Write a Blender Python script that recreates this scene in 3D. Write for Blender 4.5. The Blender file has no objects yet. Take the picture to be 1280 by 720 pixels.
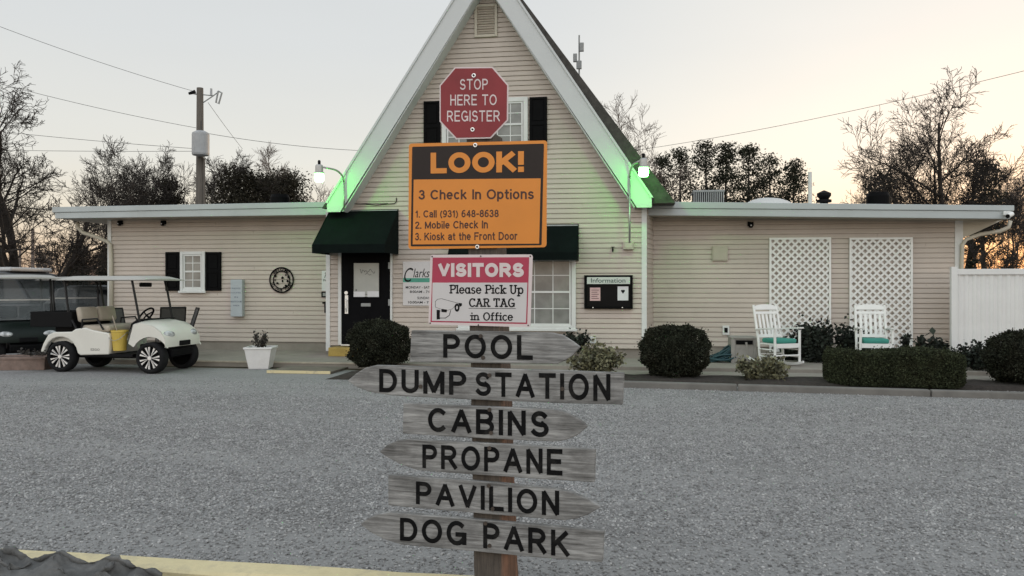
import bpy, math, random
import numpy as np
from mathutils import Vector, Matrix
from math import sin, cos, radians, pi
SC = bpy.context.scene
COL = SC.collection
# ------------------------------------------------------------------ camera, world, sun, exposure
TH = radians(8.5)                 # the building's front runs along world X; the camera looks 8.5 deg to the left of its normal
H = 1.52                          # eye height
F = 1000.0 / 1280.0 * 36.0
cam = bpy.data.objects.new('camera', bpy.data.cameras.new('camera'))
COL.objects.link(cam)
cam.location = (0, 0, H)
cam.rotation_euler = (radians(90), 0, TH)
cam.data.lens = F
cam.data.sensor_width = 36
cam.data.clip_end = 3000
SC.camera = cam
SC.view_settings.view_transform = 'Standard'
SC.view_settings.look = 'None'
SC.view_settings.exposure = 0.0
SC.view_settings.gamma = 1
SC.render.film_transparent = False

SUN_EL = radians(1.6)
SUN_AZ = radians(27)              # clockwise from +Y (north): the sunset glow behind the right wing
world = bpy.data.worlds.new('World')
SC.world = world
world.use_nodes = True
nt = world.node_tree
nt.nodes.clear()
N = nt.nodes.new
L = nt.links.new
out = N('ShaderNodeOutputWorld')
tc = N('ShaderNodeTexCoord')
sep = N('ShaderNodeSeparateXYZ'); L(tc.outputs['Generated'], sep.inputs[0])
ramp = N('ShaderNodeValToRGB'); L(sep.outputs['Z'], ramp.inputs[0])
els = ramp.color_ramp.elements
els[0].position = 0.0; els[0].color = (0.82, 0.58, 0.40, 1)
els[1].position = 1.0; els[1].color = (0.60, 0.66, 0.72, 1)
for p, c in ((0.035, (0.88, 0.68, 0.50)), (0.085, (0.90, 0.82, 0.70)), (0.15, (0.86, 0.845, 0.80)), (0.28, (0.77, 0.785, 0.79))):
    e = els.new(p); e.color = (*c, 1)
# glow around the sun's azimuth
dot = N('ShaderNodeVectorMath'); dot.operation = 'DOT_PRODUCT'
dot.inputs[1].default_value = (sin(SUN_AZ) * cos(SUN_EL + .08), cos(SUN_AZ) * cos(SUN_EL + .08), sin(SUN_EL + .08))
L(tc.outputs['Generated'], dot.inputs[0])
mr = N('ShaderNodeMapRange'); mr.inputs['From Min'].default_value = 0.80; mr.inputs['From Max'].default_value = 1.0
mr.interpolation_type = 'SMOOTHSTEP'
L(dot.outputs['Value'], mr.inputs['Value'])
glow = N('ShaderNodeMix'); glow.data_type = 'RGBA'; glow.blend_type = 'ADD'
L(mr.outputs[0], glow.inputs['Factor']); L(ramp.outputs[0], glow.inputs['A'])
glow.inputs['B'].default_value = (0.17, 0.14, 0.085, 1)
# the dome opposite the sunset is brightened as added fill light for the house front
mr2 = N('ShaderNodeMapRange'); mr2.inputs['From Min'].default_value = 0.25; mr2.inputs['From Max'].default_value = -0.6
mr2.inputs['To Min'].default_value = 1.0; mr2.inputs['To Max'].default_value = 2.0
L(sep.outputs['Y'], mr2.inputs['Value'])
sc_ = N('ShaderNodeVectorMath'); sc_.operation = 'SCALE'
L(glow.outputs['Result'], sc_.inputs[0]); L(mr2.outputs[0], sc_.inputs['Scale'])
cn = N('ShaderNodeTexNoise'); cn.inputs['Scale'].default_value = 2.2; cn.inputs['Detail'].default_value = 3
mp = N('ShaderNodeMapping'); mp.inputs['Scale'].default_value = (1, 1, 4)
L(tc.outputs['Generated'], mp.inputs[0]); L(mp.outputs[0], cn.inputs['Vector'])
mr3 = N('ShaderNodeMapRange'); mr3.inputs['To Min'].default_value = 0.95; mr3.inputs['To Max'].default_value = 1.05
L(cn.outputs['Fac'], mr3.inputs['Value'])
sc2 = N('ShaderNodeVectorMath'); sc2.operation = 'SCALE'
L(sc_.outputs[0], sc2.inputs[0]); L(mr3.outputs[0], sc2.inputs['Scale'])
bg1 = N('ShaderNodeBackground'); L(sc2.outputs[0], bg1.inputs['Color']); bg1.inputs['Strength'].default_value = 0.87
sky = N('ShaderNodeTexSky'); sky.sky_type = 'NISHITA'; sky.sun_disc = False
sky.sun_elevation = SUN_EL; sky.sun_rotation = SUN_AZ
bg2 = N('ShaderNodeBackground'); L(sky.outputs[0], bg2.inputs['Color']); bg2.inputs['Strength'].default_value = 0.05
ad = N('ShaderNodeAddShader'); L(bg1.outputs[0], ad.inputs[0]); L(bg2.outputs[0], ad.inputs[1])
L(ad.outputs[0], out.inputs['Surface'])

sl = bpy.data.lights.new('sun', 'SUN'); sl.energy = 1.0; sl.angle = radians(0.6); sl.color = (1, .72, .45)
so = bpy.data.objects.new('sun', sl); COL.objects.link(so)
sd = Vector((sin(SUN_AZ) * cos(SUN_EL), cos(SUN_AZ) * cos(SUN_EL), sin(SUN_EL)))
so.rotation_euler = sd.to_track_quat('Z', 'Y').to_euler()
so.location = sd * 60

# ------------------------------------------------------------------ pixel -> world helpers (photo is 1280x720)
CT, ST = cos(TH), sin(TH)
RIGHT = Vector((CT, ST, 0)); FWD = Vector((-ST, CT, 0)); UP = Vector((0, 0, 1)); EYE = Vector((0, 0, H))
def ray(px, py):
    return FWD + RIGHT * ((px - 640) / 1000) + UP * ((360 - py) / 1000)
def T(px, py, t):
    return EYE + ray(px, py) * t
def W(px, py, Y):
    d = ray(px, py); return EYE + d * (Y / d.y)
def G(px, py, z=0.0):
    d = ray(px, py); return EYE + d * ((z - H) / d.z)
def WX(px, Y): return W(px, 360, Y).x
def WZ(px, py, Y): return W(px, py, Y).z

# ------------------------------------------------------------------ materials
MATS = {}
def newmat(name):
    m = bpy.data.materials.new(name); m.use_nodes = True
    return m, m.node_tree, m.node_tree.nodes['Principled BSDF']
def mat(name, col, rough=.6, var=.12, vscale=3.0, metal=0, bump=0, bscale=40, stretch=(1, 1, 1), island=0, spec=None, coat=0, col2=None, dirt=0, dirtcol=(.06, .055, .05), dscale=1.2):
    if name in MATS: return MATS[name]
    m, t, b = newmat(name)
    n, l = t.nodes.new, t.links.new
    b.inputs['Roughness'].default_value = rough; b.inputs['Metallic'].default_value = metal
    if spec is not None: b.inputs['Specular IOR Level'].default_value = spec
    if coat: b.inputs['Coat Weight'].default_value = coat
    co = n('ShaderNodeTexCoord'); mpn = n('ShaderNodeMapping'); mpn.inputs['Scale'].default_value = stretch
    l(co.outputs['Object'], mpn.inputs[0])
    nz = n('ShaderNodeTexNoise'); nz.inputs['Scale'].default_value = vscale; nz.inputs['Detail'].default_value = 6; nz.inputs['Roughness'].default_value = .65
    l(mpn.outputs[0], nz.inputs['Vector'])
    r = n('ShaderNodeValToRGB'); l(nz.outputs['Fac'], r.inputs[0])
    c2 = col2 or tuple(min(1, x * (1 + var)) for x in col)
    c1 = tuple(x * (1 - var) for x in col)
    r.color_ramp.elements[0].position = .3; r.color_ramp.elements[0].color = (*c1, 1)
    r.color_ramp.elements[1].position = .7; r.color_ramp.elements[1].color = (*c2, 1)
    cur = r.outputs[0]
    if island:
        g = n('ShaderNodeNewGeometry'); mm = n('ShaderNodeMapRange')
        mm.inputs['To Min'].default_value = 1 - island; mm.inputs['To Max'].default_value = 1 + island
        l(g.outputs['Random Per Island'], mm.inputs['Value'])
        s = n('ShaderNodeVectorMath'); s.operation = 'SCALE'; l(cur, s.inputs[0]); l(mm.outputs[0], s.inputs['Scale']); cur = s.outputs[0]
    if dirt:
        d = n('ShaderNodeTexNoise'); d.inputs['Scale'].default_value = dscale; d.inputs['Detail'].default_value = 8; d.inputs['Roughness'].default_value = .7
        l(mpn.outputs[0], d.inputs['Vector'])
        dm = n('ShaderNodeMapRange'); dm.inputs['From Min'].default_value = .5; dm.inputs['From Max'].default_value = .75; dm.inputs['To Max'].default_value = dirt
        l(d.outputs['Fac'], dm.inputs['Value'])
        mx = n('ShaderNodeMix'); mx.data_type = 'RGBA'; l(dm.outputs[0], mx.inputs['Factor']); l(cur, mx.inputs['A']); mx.inputs['B'].default_value = (*dirtcol, 1); cur = mx.outputs['Result']
    l(cur, b.inputs['Base Color'])
    if bump:
        bn = n('ShaderNodeTexNoise'); bn.inputs['Scale'].default_value = bscale; bn.inputs['Detail'].default_value = 5; l(mpn.outputs[0], bn.inputs['Vector'])
        bp = n('ShaderNodeBump'); bp.inputs['Strength'].default_value = bump; bp.inputs['Distance'].default_value = .01; l(bn.outputs['Fac'], bp.inputs['Height']); l(bp.outputs[0], b.inputs['Normal'])
    MATS[name] = m
    return m

SIDING = mat('siding_vinyl', (.505, .442, .388), .55, .07, 1.1, island=.035, dirt=.3, dirtcol=(.33, .285, .245), dscale=.9, bump=.08, bscale=60, stretch=(1, 1, .6))
TRIM = mat('trim_white', (.66, .67, .66), .5, .06, 2, dirt=.2, dirtcol=(.4, .39, .36))
CREAM = mat('cream_paint', (.50, .46, .38), .55, .08, 2)
FASCIA = mat('fascia_metal', (.42, .455, .46), .45, .06, 1.5, dirt=.25, dirtcol=(.3, .3, .28))
RAKE = mat('rake_paint', (.56, .58, .585), .5, .06, 1.2, dirt=.3, dirtcol=(.4, .4, .39))
SOFFIT = mat('soffit_panel', (.40, .36, .30), .6, .08, 2)
SHINGLE = mat('roof_shingle', (.055, .05, .045), .9, .4, 7, bump=.6, bscale=22)
BLACK = mat('black_paint', (.004, .004, .0045), .6, .2, 4, spec=.06)
DOORB = mat('door_paint', (.004, .004, .005), .6, .25, 3, spec=.06)
AWN = mat('awning_canvas', (.0052, .0082, .0078), .85, .25, 3, bump=.25, bscale=90, spec=.05)
CONC = mat('porch_concrete', (.27, .245, .21), .85, .14, 2.5, bump=.3, bscale=60, dirt=.4, dirtcol=(.15, .135, .115))
CONCD = mat('kerb_concrete', (.155, .147, .135), .85, .2, 3, bump=.5, bscale=40, dirt=.5, dirtcol=(.10, .095, .085))
YELLOW = mat('yellow_edge_paint', (.40, .28, .07), .7, .2, 6, dirt=.5, dirtcol=(.2, .16, .08))
KERBY = mat('kerb_yellow_paint', (.66, .57, .34), .75, .12, 5, bump=.5, bscale=40, dirt=.8, dirtcol=(.25, .225, .18), dscale=5)
MULCH = mat('mulch', (.032, .025, .02), .95, .5, 14, bump=1, bscale=50)
CHROME = mat('chrome', (.9, .9, .9), .3, .04, 3, metal=.6)
GALV = mat('galvanised', (.45, .45, .44), .45, .15, 6, metal=.7)
STEELG = mat('grey_metal', (.30, .31, .31), .5, .15, 5)
RUBBER = mat('tyre_rubber', (.011, .011, .012), .85, .3, 8, bump=.3, bscale=60, spec=.2)
TUBE = mat('black_metal', (.007, .007, .008), .45, .2, 6, spec=.3)
CARTW = mat('cart_cream', (.68, .665, .61), .28, .05, 2, coat=.3)
CARTG = mat('cart_green', (.004, .009, .007), .5, .2, 3, spec=.25)
SEATB = mat('seat_beige', (.40, .35, .285), .6, .10, 4, bump=.1)
SEATK = mat('seat_dark', (.007, .007, .0075), .7, .1, 4, spec=.12)
ROOFT = mat('cart_roof', (.40, .39, .365), .5, .08, 3)
PLASTK = mat('black_plastic', (.006, .006, .007), .6, .2, 5, spec=.12)
BUCKET = mat('yellow_bucket', (.58, .42, .08), .45, .1, 5, dirt=.2, dirtcol=(.3, .22, .06))
MESHF = mat('sling_mesh', (.06, .057, .054), .8, .15, 8)
WHITEP = mat('white_paint', (.78, .78, .76), .45, .05, 4)
POTW = mat('white_pot', (.72, .71, .70), .5, .06, 4, dirt=.3, dirtcol=(.4, .37, .33), dscale=3)
TEAL = mat('teal_cushion', (.045, .25, .20), .85, .15, 5, bump=.3)
TEALD = mat('teal_hose', (.012, .05, .06), .5, .2, 5)
BARK = mat('bark', (.030, .024, .020), .95, .35, 9, bump=.6, bscale=30)
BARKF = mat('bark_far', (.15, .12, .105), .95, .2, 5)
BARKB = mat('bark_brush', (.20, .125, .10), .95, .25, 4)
STEMS = mat('plant_stem', (.05, .038, .028), .9, .2, 9)
HEDGE = mat('boxwood_leaf', (.036, .043, .022), .85, .35, 5, island=.65, spec=.2, dirt=.5, dirtcol=(.045, .038, .02), dscale=3)
YEW = mat('yew_leaf', (.026, .029, .019), .9, .4, 6, island=.7, spec=.15, dirt=.6, dirtcol=(.035, .027, .017), dscale=3.5)
VARIE = mat('variegated_leaf', (.13, .125, .07), .7, .35, 9, island=.75)
AZAL = mat('azalea_leaf', (.018, .023, .017), .7, .35, 8, island=.7, spec=.25)
PINE = mat('pine_needle', (.028, .030, .020), .85, .3, 3, island=.6, spec=.15)
FIR = mat('fir_needle', (.022, .026, .02), .85, .3, 3, island=.6, spec=.15)
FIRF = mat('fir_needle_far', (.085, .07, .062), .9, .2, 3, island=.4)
VINE = mat('vine_leaf', (.032, .029, .02), .85, .3, 3, island=.6, spec=.15)
POTLEAF = mat('potted_leaf', (.03, .026, .022), .7, .4, 20, island=.7)
WOODW = mat('weathered_wood', (.185, .182, .175), .9, .38, 3.2, stretch=(1.4, 9, 20), bump=.7, bscale=7, dirt=.85, dirtcol=(.05, .047, .043), dscale=1.5)
def wood_mat(name, cols, grain=(1.6, 10, 26), stain=3.0, stain_amt=.75, side=None):
    m, t, b = newmat(name); n, l = t.nodes.new, t.links.new
    co = n('ShaderNodeTexCoord'); mp1 = n('ShaderNodeMapping'); mp1.inputs['Scale'].default_value = grain; l(co.outputs['Object'], mp1.inputs[0])
    n1 = n('ShaderNodeTexNoise'); n1.inputs['Scale'].default_value = 2.5; n1.inputs['Detail'].default_value = 9; n1.inputs['Roughness'].default_value = .72; n1.inputs['Distortion'].default_value = .4; l(mp1.outputs[0], n1.inputs['Vector'])
    r = n('ShaderNodeValToRGB'); l(n1.outputs['Fac'], r.inputs[0]); e = r.color_ramp.elements
    e[0].position = .30; e[0].color = (*cols[0], 1); e[1].position = .72; e[1].color = (*cols[2], 1); q = e.new(.5); q.color = (*cols[1], 1)
    cur = r.outputs[0]
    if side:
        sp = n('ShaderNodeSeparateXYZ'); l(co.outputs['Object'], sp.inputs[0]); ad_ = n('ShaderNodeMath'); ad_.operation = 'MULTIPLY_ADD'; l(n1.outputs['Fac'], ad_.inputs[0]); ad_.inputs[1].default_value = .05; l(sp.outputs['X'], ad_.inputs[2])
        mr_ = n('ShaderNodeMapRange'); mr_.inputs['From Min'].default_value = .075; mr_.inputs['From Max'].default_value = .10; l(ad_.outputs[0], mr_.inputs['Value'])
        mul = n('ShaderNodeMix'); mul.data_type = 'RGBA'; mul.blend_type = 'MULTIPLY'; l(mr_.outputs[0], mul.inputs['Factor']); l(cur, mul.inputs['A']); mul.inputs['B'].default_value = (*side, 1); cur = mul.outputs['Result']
    mp2 = n('ShaderNodeMapping'); mp2.inputs['Scale'].default_value = (1, 1, 1.8); l(co.outputs['Object'], mp2.inputs[0])
    n2 = n('ShaderNodeTexNoise'); n2.inputs['Scale'].default_value = stain; n2.inputs['Detail'].default_value = 7; n2.inputs['Roughness'].default_value = .68; l(mp2.outputs[0], n2.inputs['Vector'])
    m2 = n('ShaderNodeMapRange'); m2.inputs['From Min'].default_value = .48; m2.inputs['From Max'].default_value = .72; m2.inputs['To Max'].default_value = stain_amt; l(n2.outputs['Fac'], m2.inputs['Value'])
    mx = n('ShaderNodeMix'); mx.data_type = 'RGBA'; l(m2.outputs[0], mx.inputs['Factor']); l(cur, mx.inputs['A']); mx.inputs['B'].default_value = (.05, .046, .042, 1)
    l(mx.outputs['Result'], b.inputs['Base Color']); b.inputs['Roughness'].default_value = .92; b.inputs['Specular IOR Level'].default_value = .25
    bp = n('ShaderNodeBump'); bp.inputs['Strength'].default_value = .6; bp.inputs['Distance'].default_value = .004; l(n1.outputs['Fac'], bp.inputs['Height']); l(bp.outputs[0], b.inputs['Normal'])
    return m
WOODW = wood_mat('weathered_board', ((.08, .078, .074), (.265, .262, .255), (.50, .495, .48)))
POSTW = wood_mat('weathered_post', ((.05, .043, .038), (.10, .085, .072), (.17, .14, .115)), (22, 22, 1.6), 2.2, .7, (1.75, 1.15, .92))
LETTER = mat('routed_black', (.005, .005, .0055), .8, .3, 12, spec=.15, dirt=.55, dirtcol=(.045, .043, .04), dscale=14)
SIGNRED = mat('sign_red', (.265, .038, .044), .5, .12, 5, dirt=.3, dirtcol=(.16, .03, .034), dscale=6, spec=.3)
SIGNORA = mat('sign_orange', (.74, .255, .03), .45, .05, 4, dirt=.15, dirtcol=(.5, .19, .03), dscale=3)
SIGNBLK = mat('sign_black', (.022, .014, .012), .5, .15, 5, spec=.3)
SIGNBRN = mat('sign_print', (.06, .018, .012), .5, .1, 5)
SIGNWH = mat('sign_white', (.62, .60, .60), .42, .04, 5, dirt=.15, dirtcol=(.5, .48, .48), dscale=4)
SIGNPINK = mat('sign_crimson', (.42, .033, .08), .4, .07, 5)
PINKW = mat('sign_pinkish_white', (.70, .60, .60), .45, .05, 5)
INK = mat('ink_black', (.006, .006, .007), .7, .1, 5, spec=.2)
GREENS = mat('sign_green', (.06, .30, .22), .5, .1, 5)
PAPER = mat('paper', (.70, .70, .72), .7, .05, 5)
PINKPAP = mat('pink_paper', (.62, .42, .42), .7, .1, 12)
GREYBOX = mat('grey_box', (.40, .44, .47), .5, .06, 4)
BEIGEBOX = mat('beige_box', (.44, .40, .33), .6, .08, 4)
UTILBOX = mat('utility_panel', (.30, .285, .26), .7, .15, 5, dirt=.4, dirtcol=(.14, .13, .12), dscale=4)
BRICKP = mat('planter_stone', (.22, .16, .135), .9, .25, 7, bump=.5, dirt=.4, dirtcol=(.1, .09, .08), dscale=5)
FENCEW = mat('fence_vinyl', (.70, .70, .69), .45, .05, 2, dirt=.2, dirtcol=(.5, .5, .47))
WIRE = mat('wire', (.05, .05, .05), .6, .1, 5)
POLE = mat('pole_wood', (.13, .115, .10), .9, .25, 5, stretch=(5, 5, .5), bump=.4)
TRANSF = mat('transformer_paint', (.36, .37, .38), .5, .1, 4)
VANW = mat('van_white', (.36, .365, .37), .3, .05, 2, coat=.3)
CARD_ = mat('suv_dark', (.02, .025, .03), .3, .1, 2, coat=.4)
DOME = mat('skylight_dome', (.62, .62, .60), .4, .05, 3)
BULBW = None

def glass_mat(name, col, rough=.08, alpha=1.0, noise=.25, sc=3, spec=.5):
    m, t, b = newmat(name)
    n, l = t.nodes.new, t.links.new
    co = n('ShaderNodeTexCoord'); nz = n('ShaderNodeTexNoise'); nz.inputs['Scale'].default_value = sc; nz.inputs['Detail'].default_value = 4
    l(co.outputs['Object'], nz.inputs['Vector'])
    r = n('ShaderNodeValToRGB'); l(nz.outputs['Fac'], r.inputs[0])
    r.color_ramp.elements[0].position = .35; r.color_ramp.elements[1].position = .68
    r.color_ramp.elements[0].color = (*[c * (1 - noise) for c in col], 1); r.color_ramp.elements[1].color = (*[c * (1 + noise) for c in col], 1)
    l(r.outputs[0], b.inputs['Base Color']); b.inputs['Roughness'].default_value = rough; b.inputs['Specular IOR Level'].default_value = spec
    if alpha < 1: b.inputs['Alpha'].default_value = alpha
    return m
PANE = glass_mat('window_pane', (.22, .22, .21), .1)
PANED = glass_mat('car_glass', (.008, .010, .012), .08, spec=.25)
SHIELD = glass_mat('windshield', (.10, .12, .13), .08, .38)
CAMG = glass_mat('lens', (.01, .01, .01), .05)
LENS = glass_mat('headlight_lens', (.45, .46, .47), .05, noise=.5, sc=14)

def emit_mat(name, col, s):
    m, t, b = newmat(name)
    b.inputs['Base Color'].default_value = (.8, .8, .8, 1)
    b.inputs['Emission Color'].default_value = (*col, 1); b.inputs['Emission Strength'].default_value = s
    return m
BULB = emit_mat('mercury_lamp', (.07, 1, .07), 78)

def gravel_mat():
    m, t, b = newmat('gravel')
    n, l = t.nodes.new, t.links.new
    co = n('ShaderNodeTexCoord')
    v = n('ShaderNodeTexVoronoi'); v.inputs['Scale'].default_value = 50; l(co.outputs['Object'], v.inputs['Vector'])
    v2 = n('ShaderNodeTexVoronoi'); v2.inputs['Scale'].default_value = 105; l(co.outputs['Object'], v2.inputs['Vector'])
    bw = n('ShaderNodeSeparateColor'); l(v.outputs['Color'], bw.inputs[0])
    bw2 = n('ShaderNodeSeparateColor'); l(v2.outputs['Color'], bw2.inputs[0])
    av = n('ShaderNodeMath'); av.operation = 'ADD'; l(bw.outputs[0], av.inputs[0]); l(bw2.outputs[0], av.inputs[1])
    r = n('ShaderNodeValToRGB'); r.color_ramp.elements[0].position = .0; r.color_ramp.elements[1].position = 1
    half = n('ShaderNodeMath'); half.operation = 'MULTIPLY'; half.inputs[1].default_value = .5; l(av.outputs[0], half.inputs[0])
    l(half.outputs[0], r.inputs[0])
    r.color_ramp.elements[0].color = (.14, .138, .136, 1); r.color_ramp.elements[1].color = (.36, .355, .35, 1)
    # broad patches: dusty wheel lanes running across the lot, bluish loose stone between
    mpn = n('ShaderNodeMapping'); mpn.inputs['Scale'].default_value = (.10, .42, 1); l(co.outputs['Object'], mpn.inputs[0])
    nz = n('ShaderNodeTexNoise'); nz.inputs['Scale'].default_value = 1.6; nz.inputs['Detail'].default_value = 7; nz.inputs['Roughness'].default_value = .6; l(mpn.outputs[0], nz.inputs['Vector'])
    mr_ = n('ShaderNodeMapRange'); mr_.inputs['From Min'].default_value = .48; mr_.inputs['From Max'].default_value = .66; mr_.inputs['To Max'].default_value = .75; l(nz.outputs['Fac'], mr_.inputs['Value'])
    mx = n('ShaderNodeMix'); mx.data_type = 'RGBA'; l(mr_.outputs[0], mx.inputs['Factor']); l(r.outputs[0], mx.inputs['A']); mx.inputs['B'].default_value = (.31, .305, .30, 1)
    sp = n('ShaderNodeSeparateXYZ'); l(co.outputs['Object'], sp.inputs[0])
    def mth(op, a, c, d=None):
        q = n('ShaderNodeMath'); q.operation = op
        for i_, v_ in enumerate((a, c, d)):
            if v_ is None: continue
            if isinstance(v_, (int, float)): q.inputs[i_].default_value = v_
            else: l(v_, q.inputs[i_])
        return q.outputs[0]
    w1 = mth('MULTIPLY', mth('SINE', mth('MULTIPLY', sp.outputs['X'], .45), 0), .35)
    ph = mth('MULTIPLY', mth('ADD', sp.outputs['Y'], w1), 2 * pi / 2.1)
    ln_ = n('ShaderNodeMapRange'); ln_.inputs['From Min'].default_value = .15; ln_.inputs['From Max'].default_value = 1; ln_.inputs['To Max'].default_value = .55
    l(mth('MULTIPLY', mth('SINE', ph, 0), mth('MULTIPLY', nz.outputs['Fac'], 1.9)), ln_.inputs['Value'])
    mx2 = n('ShaderNodeMix'); mx2.data_type = 'RGBA'; l(ln_.outputs[0], mx2.inputs['Factor']); l(mx.outputs['Result'], mx2.inputs['A']); mx2.inputs['B'].default_value = (.30, .295, .288, 1)
    st_ = n('ShaderNodeTexNoise'); st_.inputs['Scale'].default_value = .9; st_.inputs['Detail'].default_value = 6; l(co.outputs['Object'], st_.inputs['Vector'])
    sm = n('ShaderNodeMapRange'); sm.inputs['From Min'].default_value = .55; sm.inputs['From Max'].default_value = .75; sm.inputs['To Max'].default_value = .45; l(st_.outputs['Fac'], sm.inputs['Value'])
    mx3 = n('ShaderNodeMix'); mx3.data_type = 'RGBA'; l(sm.outputs[0], mx3.inputs['Factor']); l(mx2.outputs['Result'], mx3.inputs['A']); mx3.inputs['B'].default_value = (.125, .118, .11, 1)
    l(mx3.outputs['Result'], b.inputs['Base Color']); b.inputs['Roughness'].default_value = .9
    ds = n('ShaderNodeMath'); ds.operation = 'ADD'; l(v.outputs['Distance'], ds.inputs[0]); l(v2.outputs['Distance'], ds.inputs[1])
    bp = n('ShaderNodeBump'); bp.inputs['Strength'].default_value = .55; bp.inputs['Distance'].default_value = .012; bp.invert = True
    l(ds.outputs[0], bp.inputs['Height']); l(bp.outputs[0], b.inputs['Normal'])
    return m
GRAVEL = gravel_mat()
STONE = mat('gravel_stone', (.295, .29, .285), .9, .28, 6, island=.48)
GRASS = mat('winter_grass', (.10, .085, .05), .95, .4, .6)
ROCK = mat('rock', (.12, .12, .118), .9, .6, 5, bump=1, bscale=22, dirt=.9, dirtcol=(.018, .018, .018), dscale=4.5)

# ------------------------------------------------------------------ mesh helpers
class MB:
    def __init__(s): s.v = []; s.f = []
    def add(s, verts, faces):
        o = len(s.v); s.v += [Vector(v) for v in verts]; s.f += [tuple(i + o for i in f) for f in faces]; return s
    def box(s, x0, x1, y0, y1, z0, z1, M=None):
        vs = [Vector((x, y, z)) for z in (z0, z1) for y in (y0, y1) for x in (x0, x1)]
        if M is not None: vs = [M @ v for v in vs]
        return s.add(vs, [(0, 2, 3, 1), (4, 5, 7, 6), (0, 1, 5, 4), (2, 6, 7, 3), (0, 4, 6, 2), (1, 3, 7, 5)])
    def cbox(s, c, sx, sy, sz, R=None):
        M = Matrix.Translation(c) @ (R.to_4x4() if R is not None else Matrix())
        return s.box(-sx / 2, sx / 2, -sy / 2, sy / 2, -sz / 2, sz / 2, M)
    def prism(s, pts, y0, y1):                       # outline in x,z extruded along y
        n = len(pts)
        vs = [(p[0], y0, p[1]) for p in pts] + [(p[0], y1, p[1]) for p in pts]
        fs = [tuple(range(n)), tuple(range(2 * n - 1, n - 1, -1))] + [(i, i + n, (i + 1) % n + n, (i + 1) % n) for i in range(n)]
        return s.add(vs, fs)
    def prismM(s, pts, M):                           # outline in x,z; y 0..1 scaled by M
        n = len(pts)
        vs = [M @ Vector((p[0], 0, p[1])) for p in pts] + [M @ Vector((p[0], 1, p[1])) for p in pts]
        fs = [tuple(range(n)), tuple(range(2 * n - 1, n - 1, -1))] + [(i, i + n, (i + 1) % n + n, (i + 1) % n) for i in range(n)]
        return s.add(vs, fs)
    def tube(s, pts, r, n=8, cap=True):
        pts = [Vector(p) for p in pts]; k = len(pts)
        rr = r if isinstance(r, (list, tuple)) else [r] * k
        vs = []; ref = None
        for i, p in enumerate(pts):
            d = (pts[min(i + 1, k - 1)] - pts[max(i - 1, 0)]).normalized()
            if ref is None: ref = Vector((0, 0, 1)) if abs(d.z) < .9 else Vector((1, 0, 0))
            a = d.cross(ref)
            if a.length < 1e-5: a = d.cross(Vector((0, 1, 0)))
            a.normalize(); b = d.cross(a); ref = -b if False else a.cross(d)
            for j in range(n):
                t = 2 * pi * j / n
                vs.append(p + (a * cos(t) + b * sin(t)) * rr[i])
        fs = [(i * n + j, i * n + (j + 1) % n, (i + 1) * n + (j + 1) % n, (i + 1) * n + j) for i in range(k - 1) for j in range(n)]
        if cap: fs += [tuple(range(n))[::-1], tuple((k - 1) * n + j for j in range(n))]
        return s.add(vs, fs)
    def lathe(s, prof, n=20, c=(0, 0, 0), axis='Z'):  # prof: (r, h)
        vs = []
        for r, h in prof:
            for j in range(n):
                t = 2 * pi * j / n; x, y = r * cos(t), r * sin(t)
                v = (x, y, h) if axis == 'Z' else ((x, h, y) if axis == 'Y' else (h, x, y))
                vs.append(Vector(v) + Vector(c))
        k = len(prof)
        fs = [(i * n + j, i * n + (j + 1) % n, (i + 1) * n + (j + 1) % n, (i + 1) * n + j) for i in range(k - 1) for j in range(n)]
        fs += [tuple(range(n))[::-1], tuple((k - 1) * n + j for j in range(n))]
        return s.add(vs, fs)
    def xform(s, M): s.v = [M @ v for v in s.v]; return s
    def build(s, name, m, parent=None, world=False, smooth=False, bevel=0, seg=2):
        off = Vector((0, 0, 0))
        if parent is not None and world: off = ORG[parent.name]
        loc = Vector((0, 0, 0))
        if parent is None:
            xs = [v.x for v in s.v]; ys = [v.y for v in s.v]; zs = [v.z for v in s.v]
            loc = Vector(((min(xs) + max(xs)) / 2, (min(ys) + max(ys)) / 2, min(zs))); off = loc
        me = bpy.data.meshes.new(name)
        me.from_pydata([v - off for v in s.v], [], s.f)
        fix_normals(me)
        o = bpy.data.objects.new(name, me); COL.objects.link(o); o.location = loc
        me.materials.append(m)
        if smooth: me.polygons.foreach_set('use_smooth', [True] * len(me.polygons))
        if bevel:
            b = o.modifiers.new('bevel', 'BEVEL'); b.width = bevel; b.segments = seg; b.limit_method = 'ANGLE'; b.angle_limit = radians(40)
        if parent is not None:
            o.parent = parent
            ORG[o.name] = ORG.get(parent.name, Vector((0, 0, 0)))
        else: ORG[o.name] = loc
        return o
import bmesh
def fix_normals(me):
    bm = bmesh.new(); bm.from_mesh(me); bmesh.ops.recalc_face_normals(bm, faces=bm.faces); bm.to_mesh(me); bm.free()
ORG = {}
def tag(o, label=None, cat=None, group=None, kind=None):
    if label: o['label'] = label
    if cat: o['category'] = cat
    if group: o['group'] = group
    if kind: o['kind'] = kind
    return o
def empty(name, loc, rz=0, label=None, cat=None, group=None):
    o = bpy.data.objects.new(name, None); COL.objects.link(o); o.location = loc; o.rotation_euler = (0, 0, rz); o.empty_display_size = .1
    ORG[o.name] = Vector(loc)
    return tag(o, label, cat, group)
def dup(root, loc, rz, label=None, scale=None, group=None):
    def cp(o, par):
        c = o.copy(); COL.objects.link(c)
        if par is not None: c.parent = par
        for ch in list(o.children): cp(ch, c)
        return c
    r = cp(root, None); r.location = loc; r.rotation_euler = (0, 0, rz)
    if scale: r.scale = scale
    if label: r['label'] = label
    if group: r['group'] = group
    return r
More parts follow.
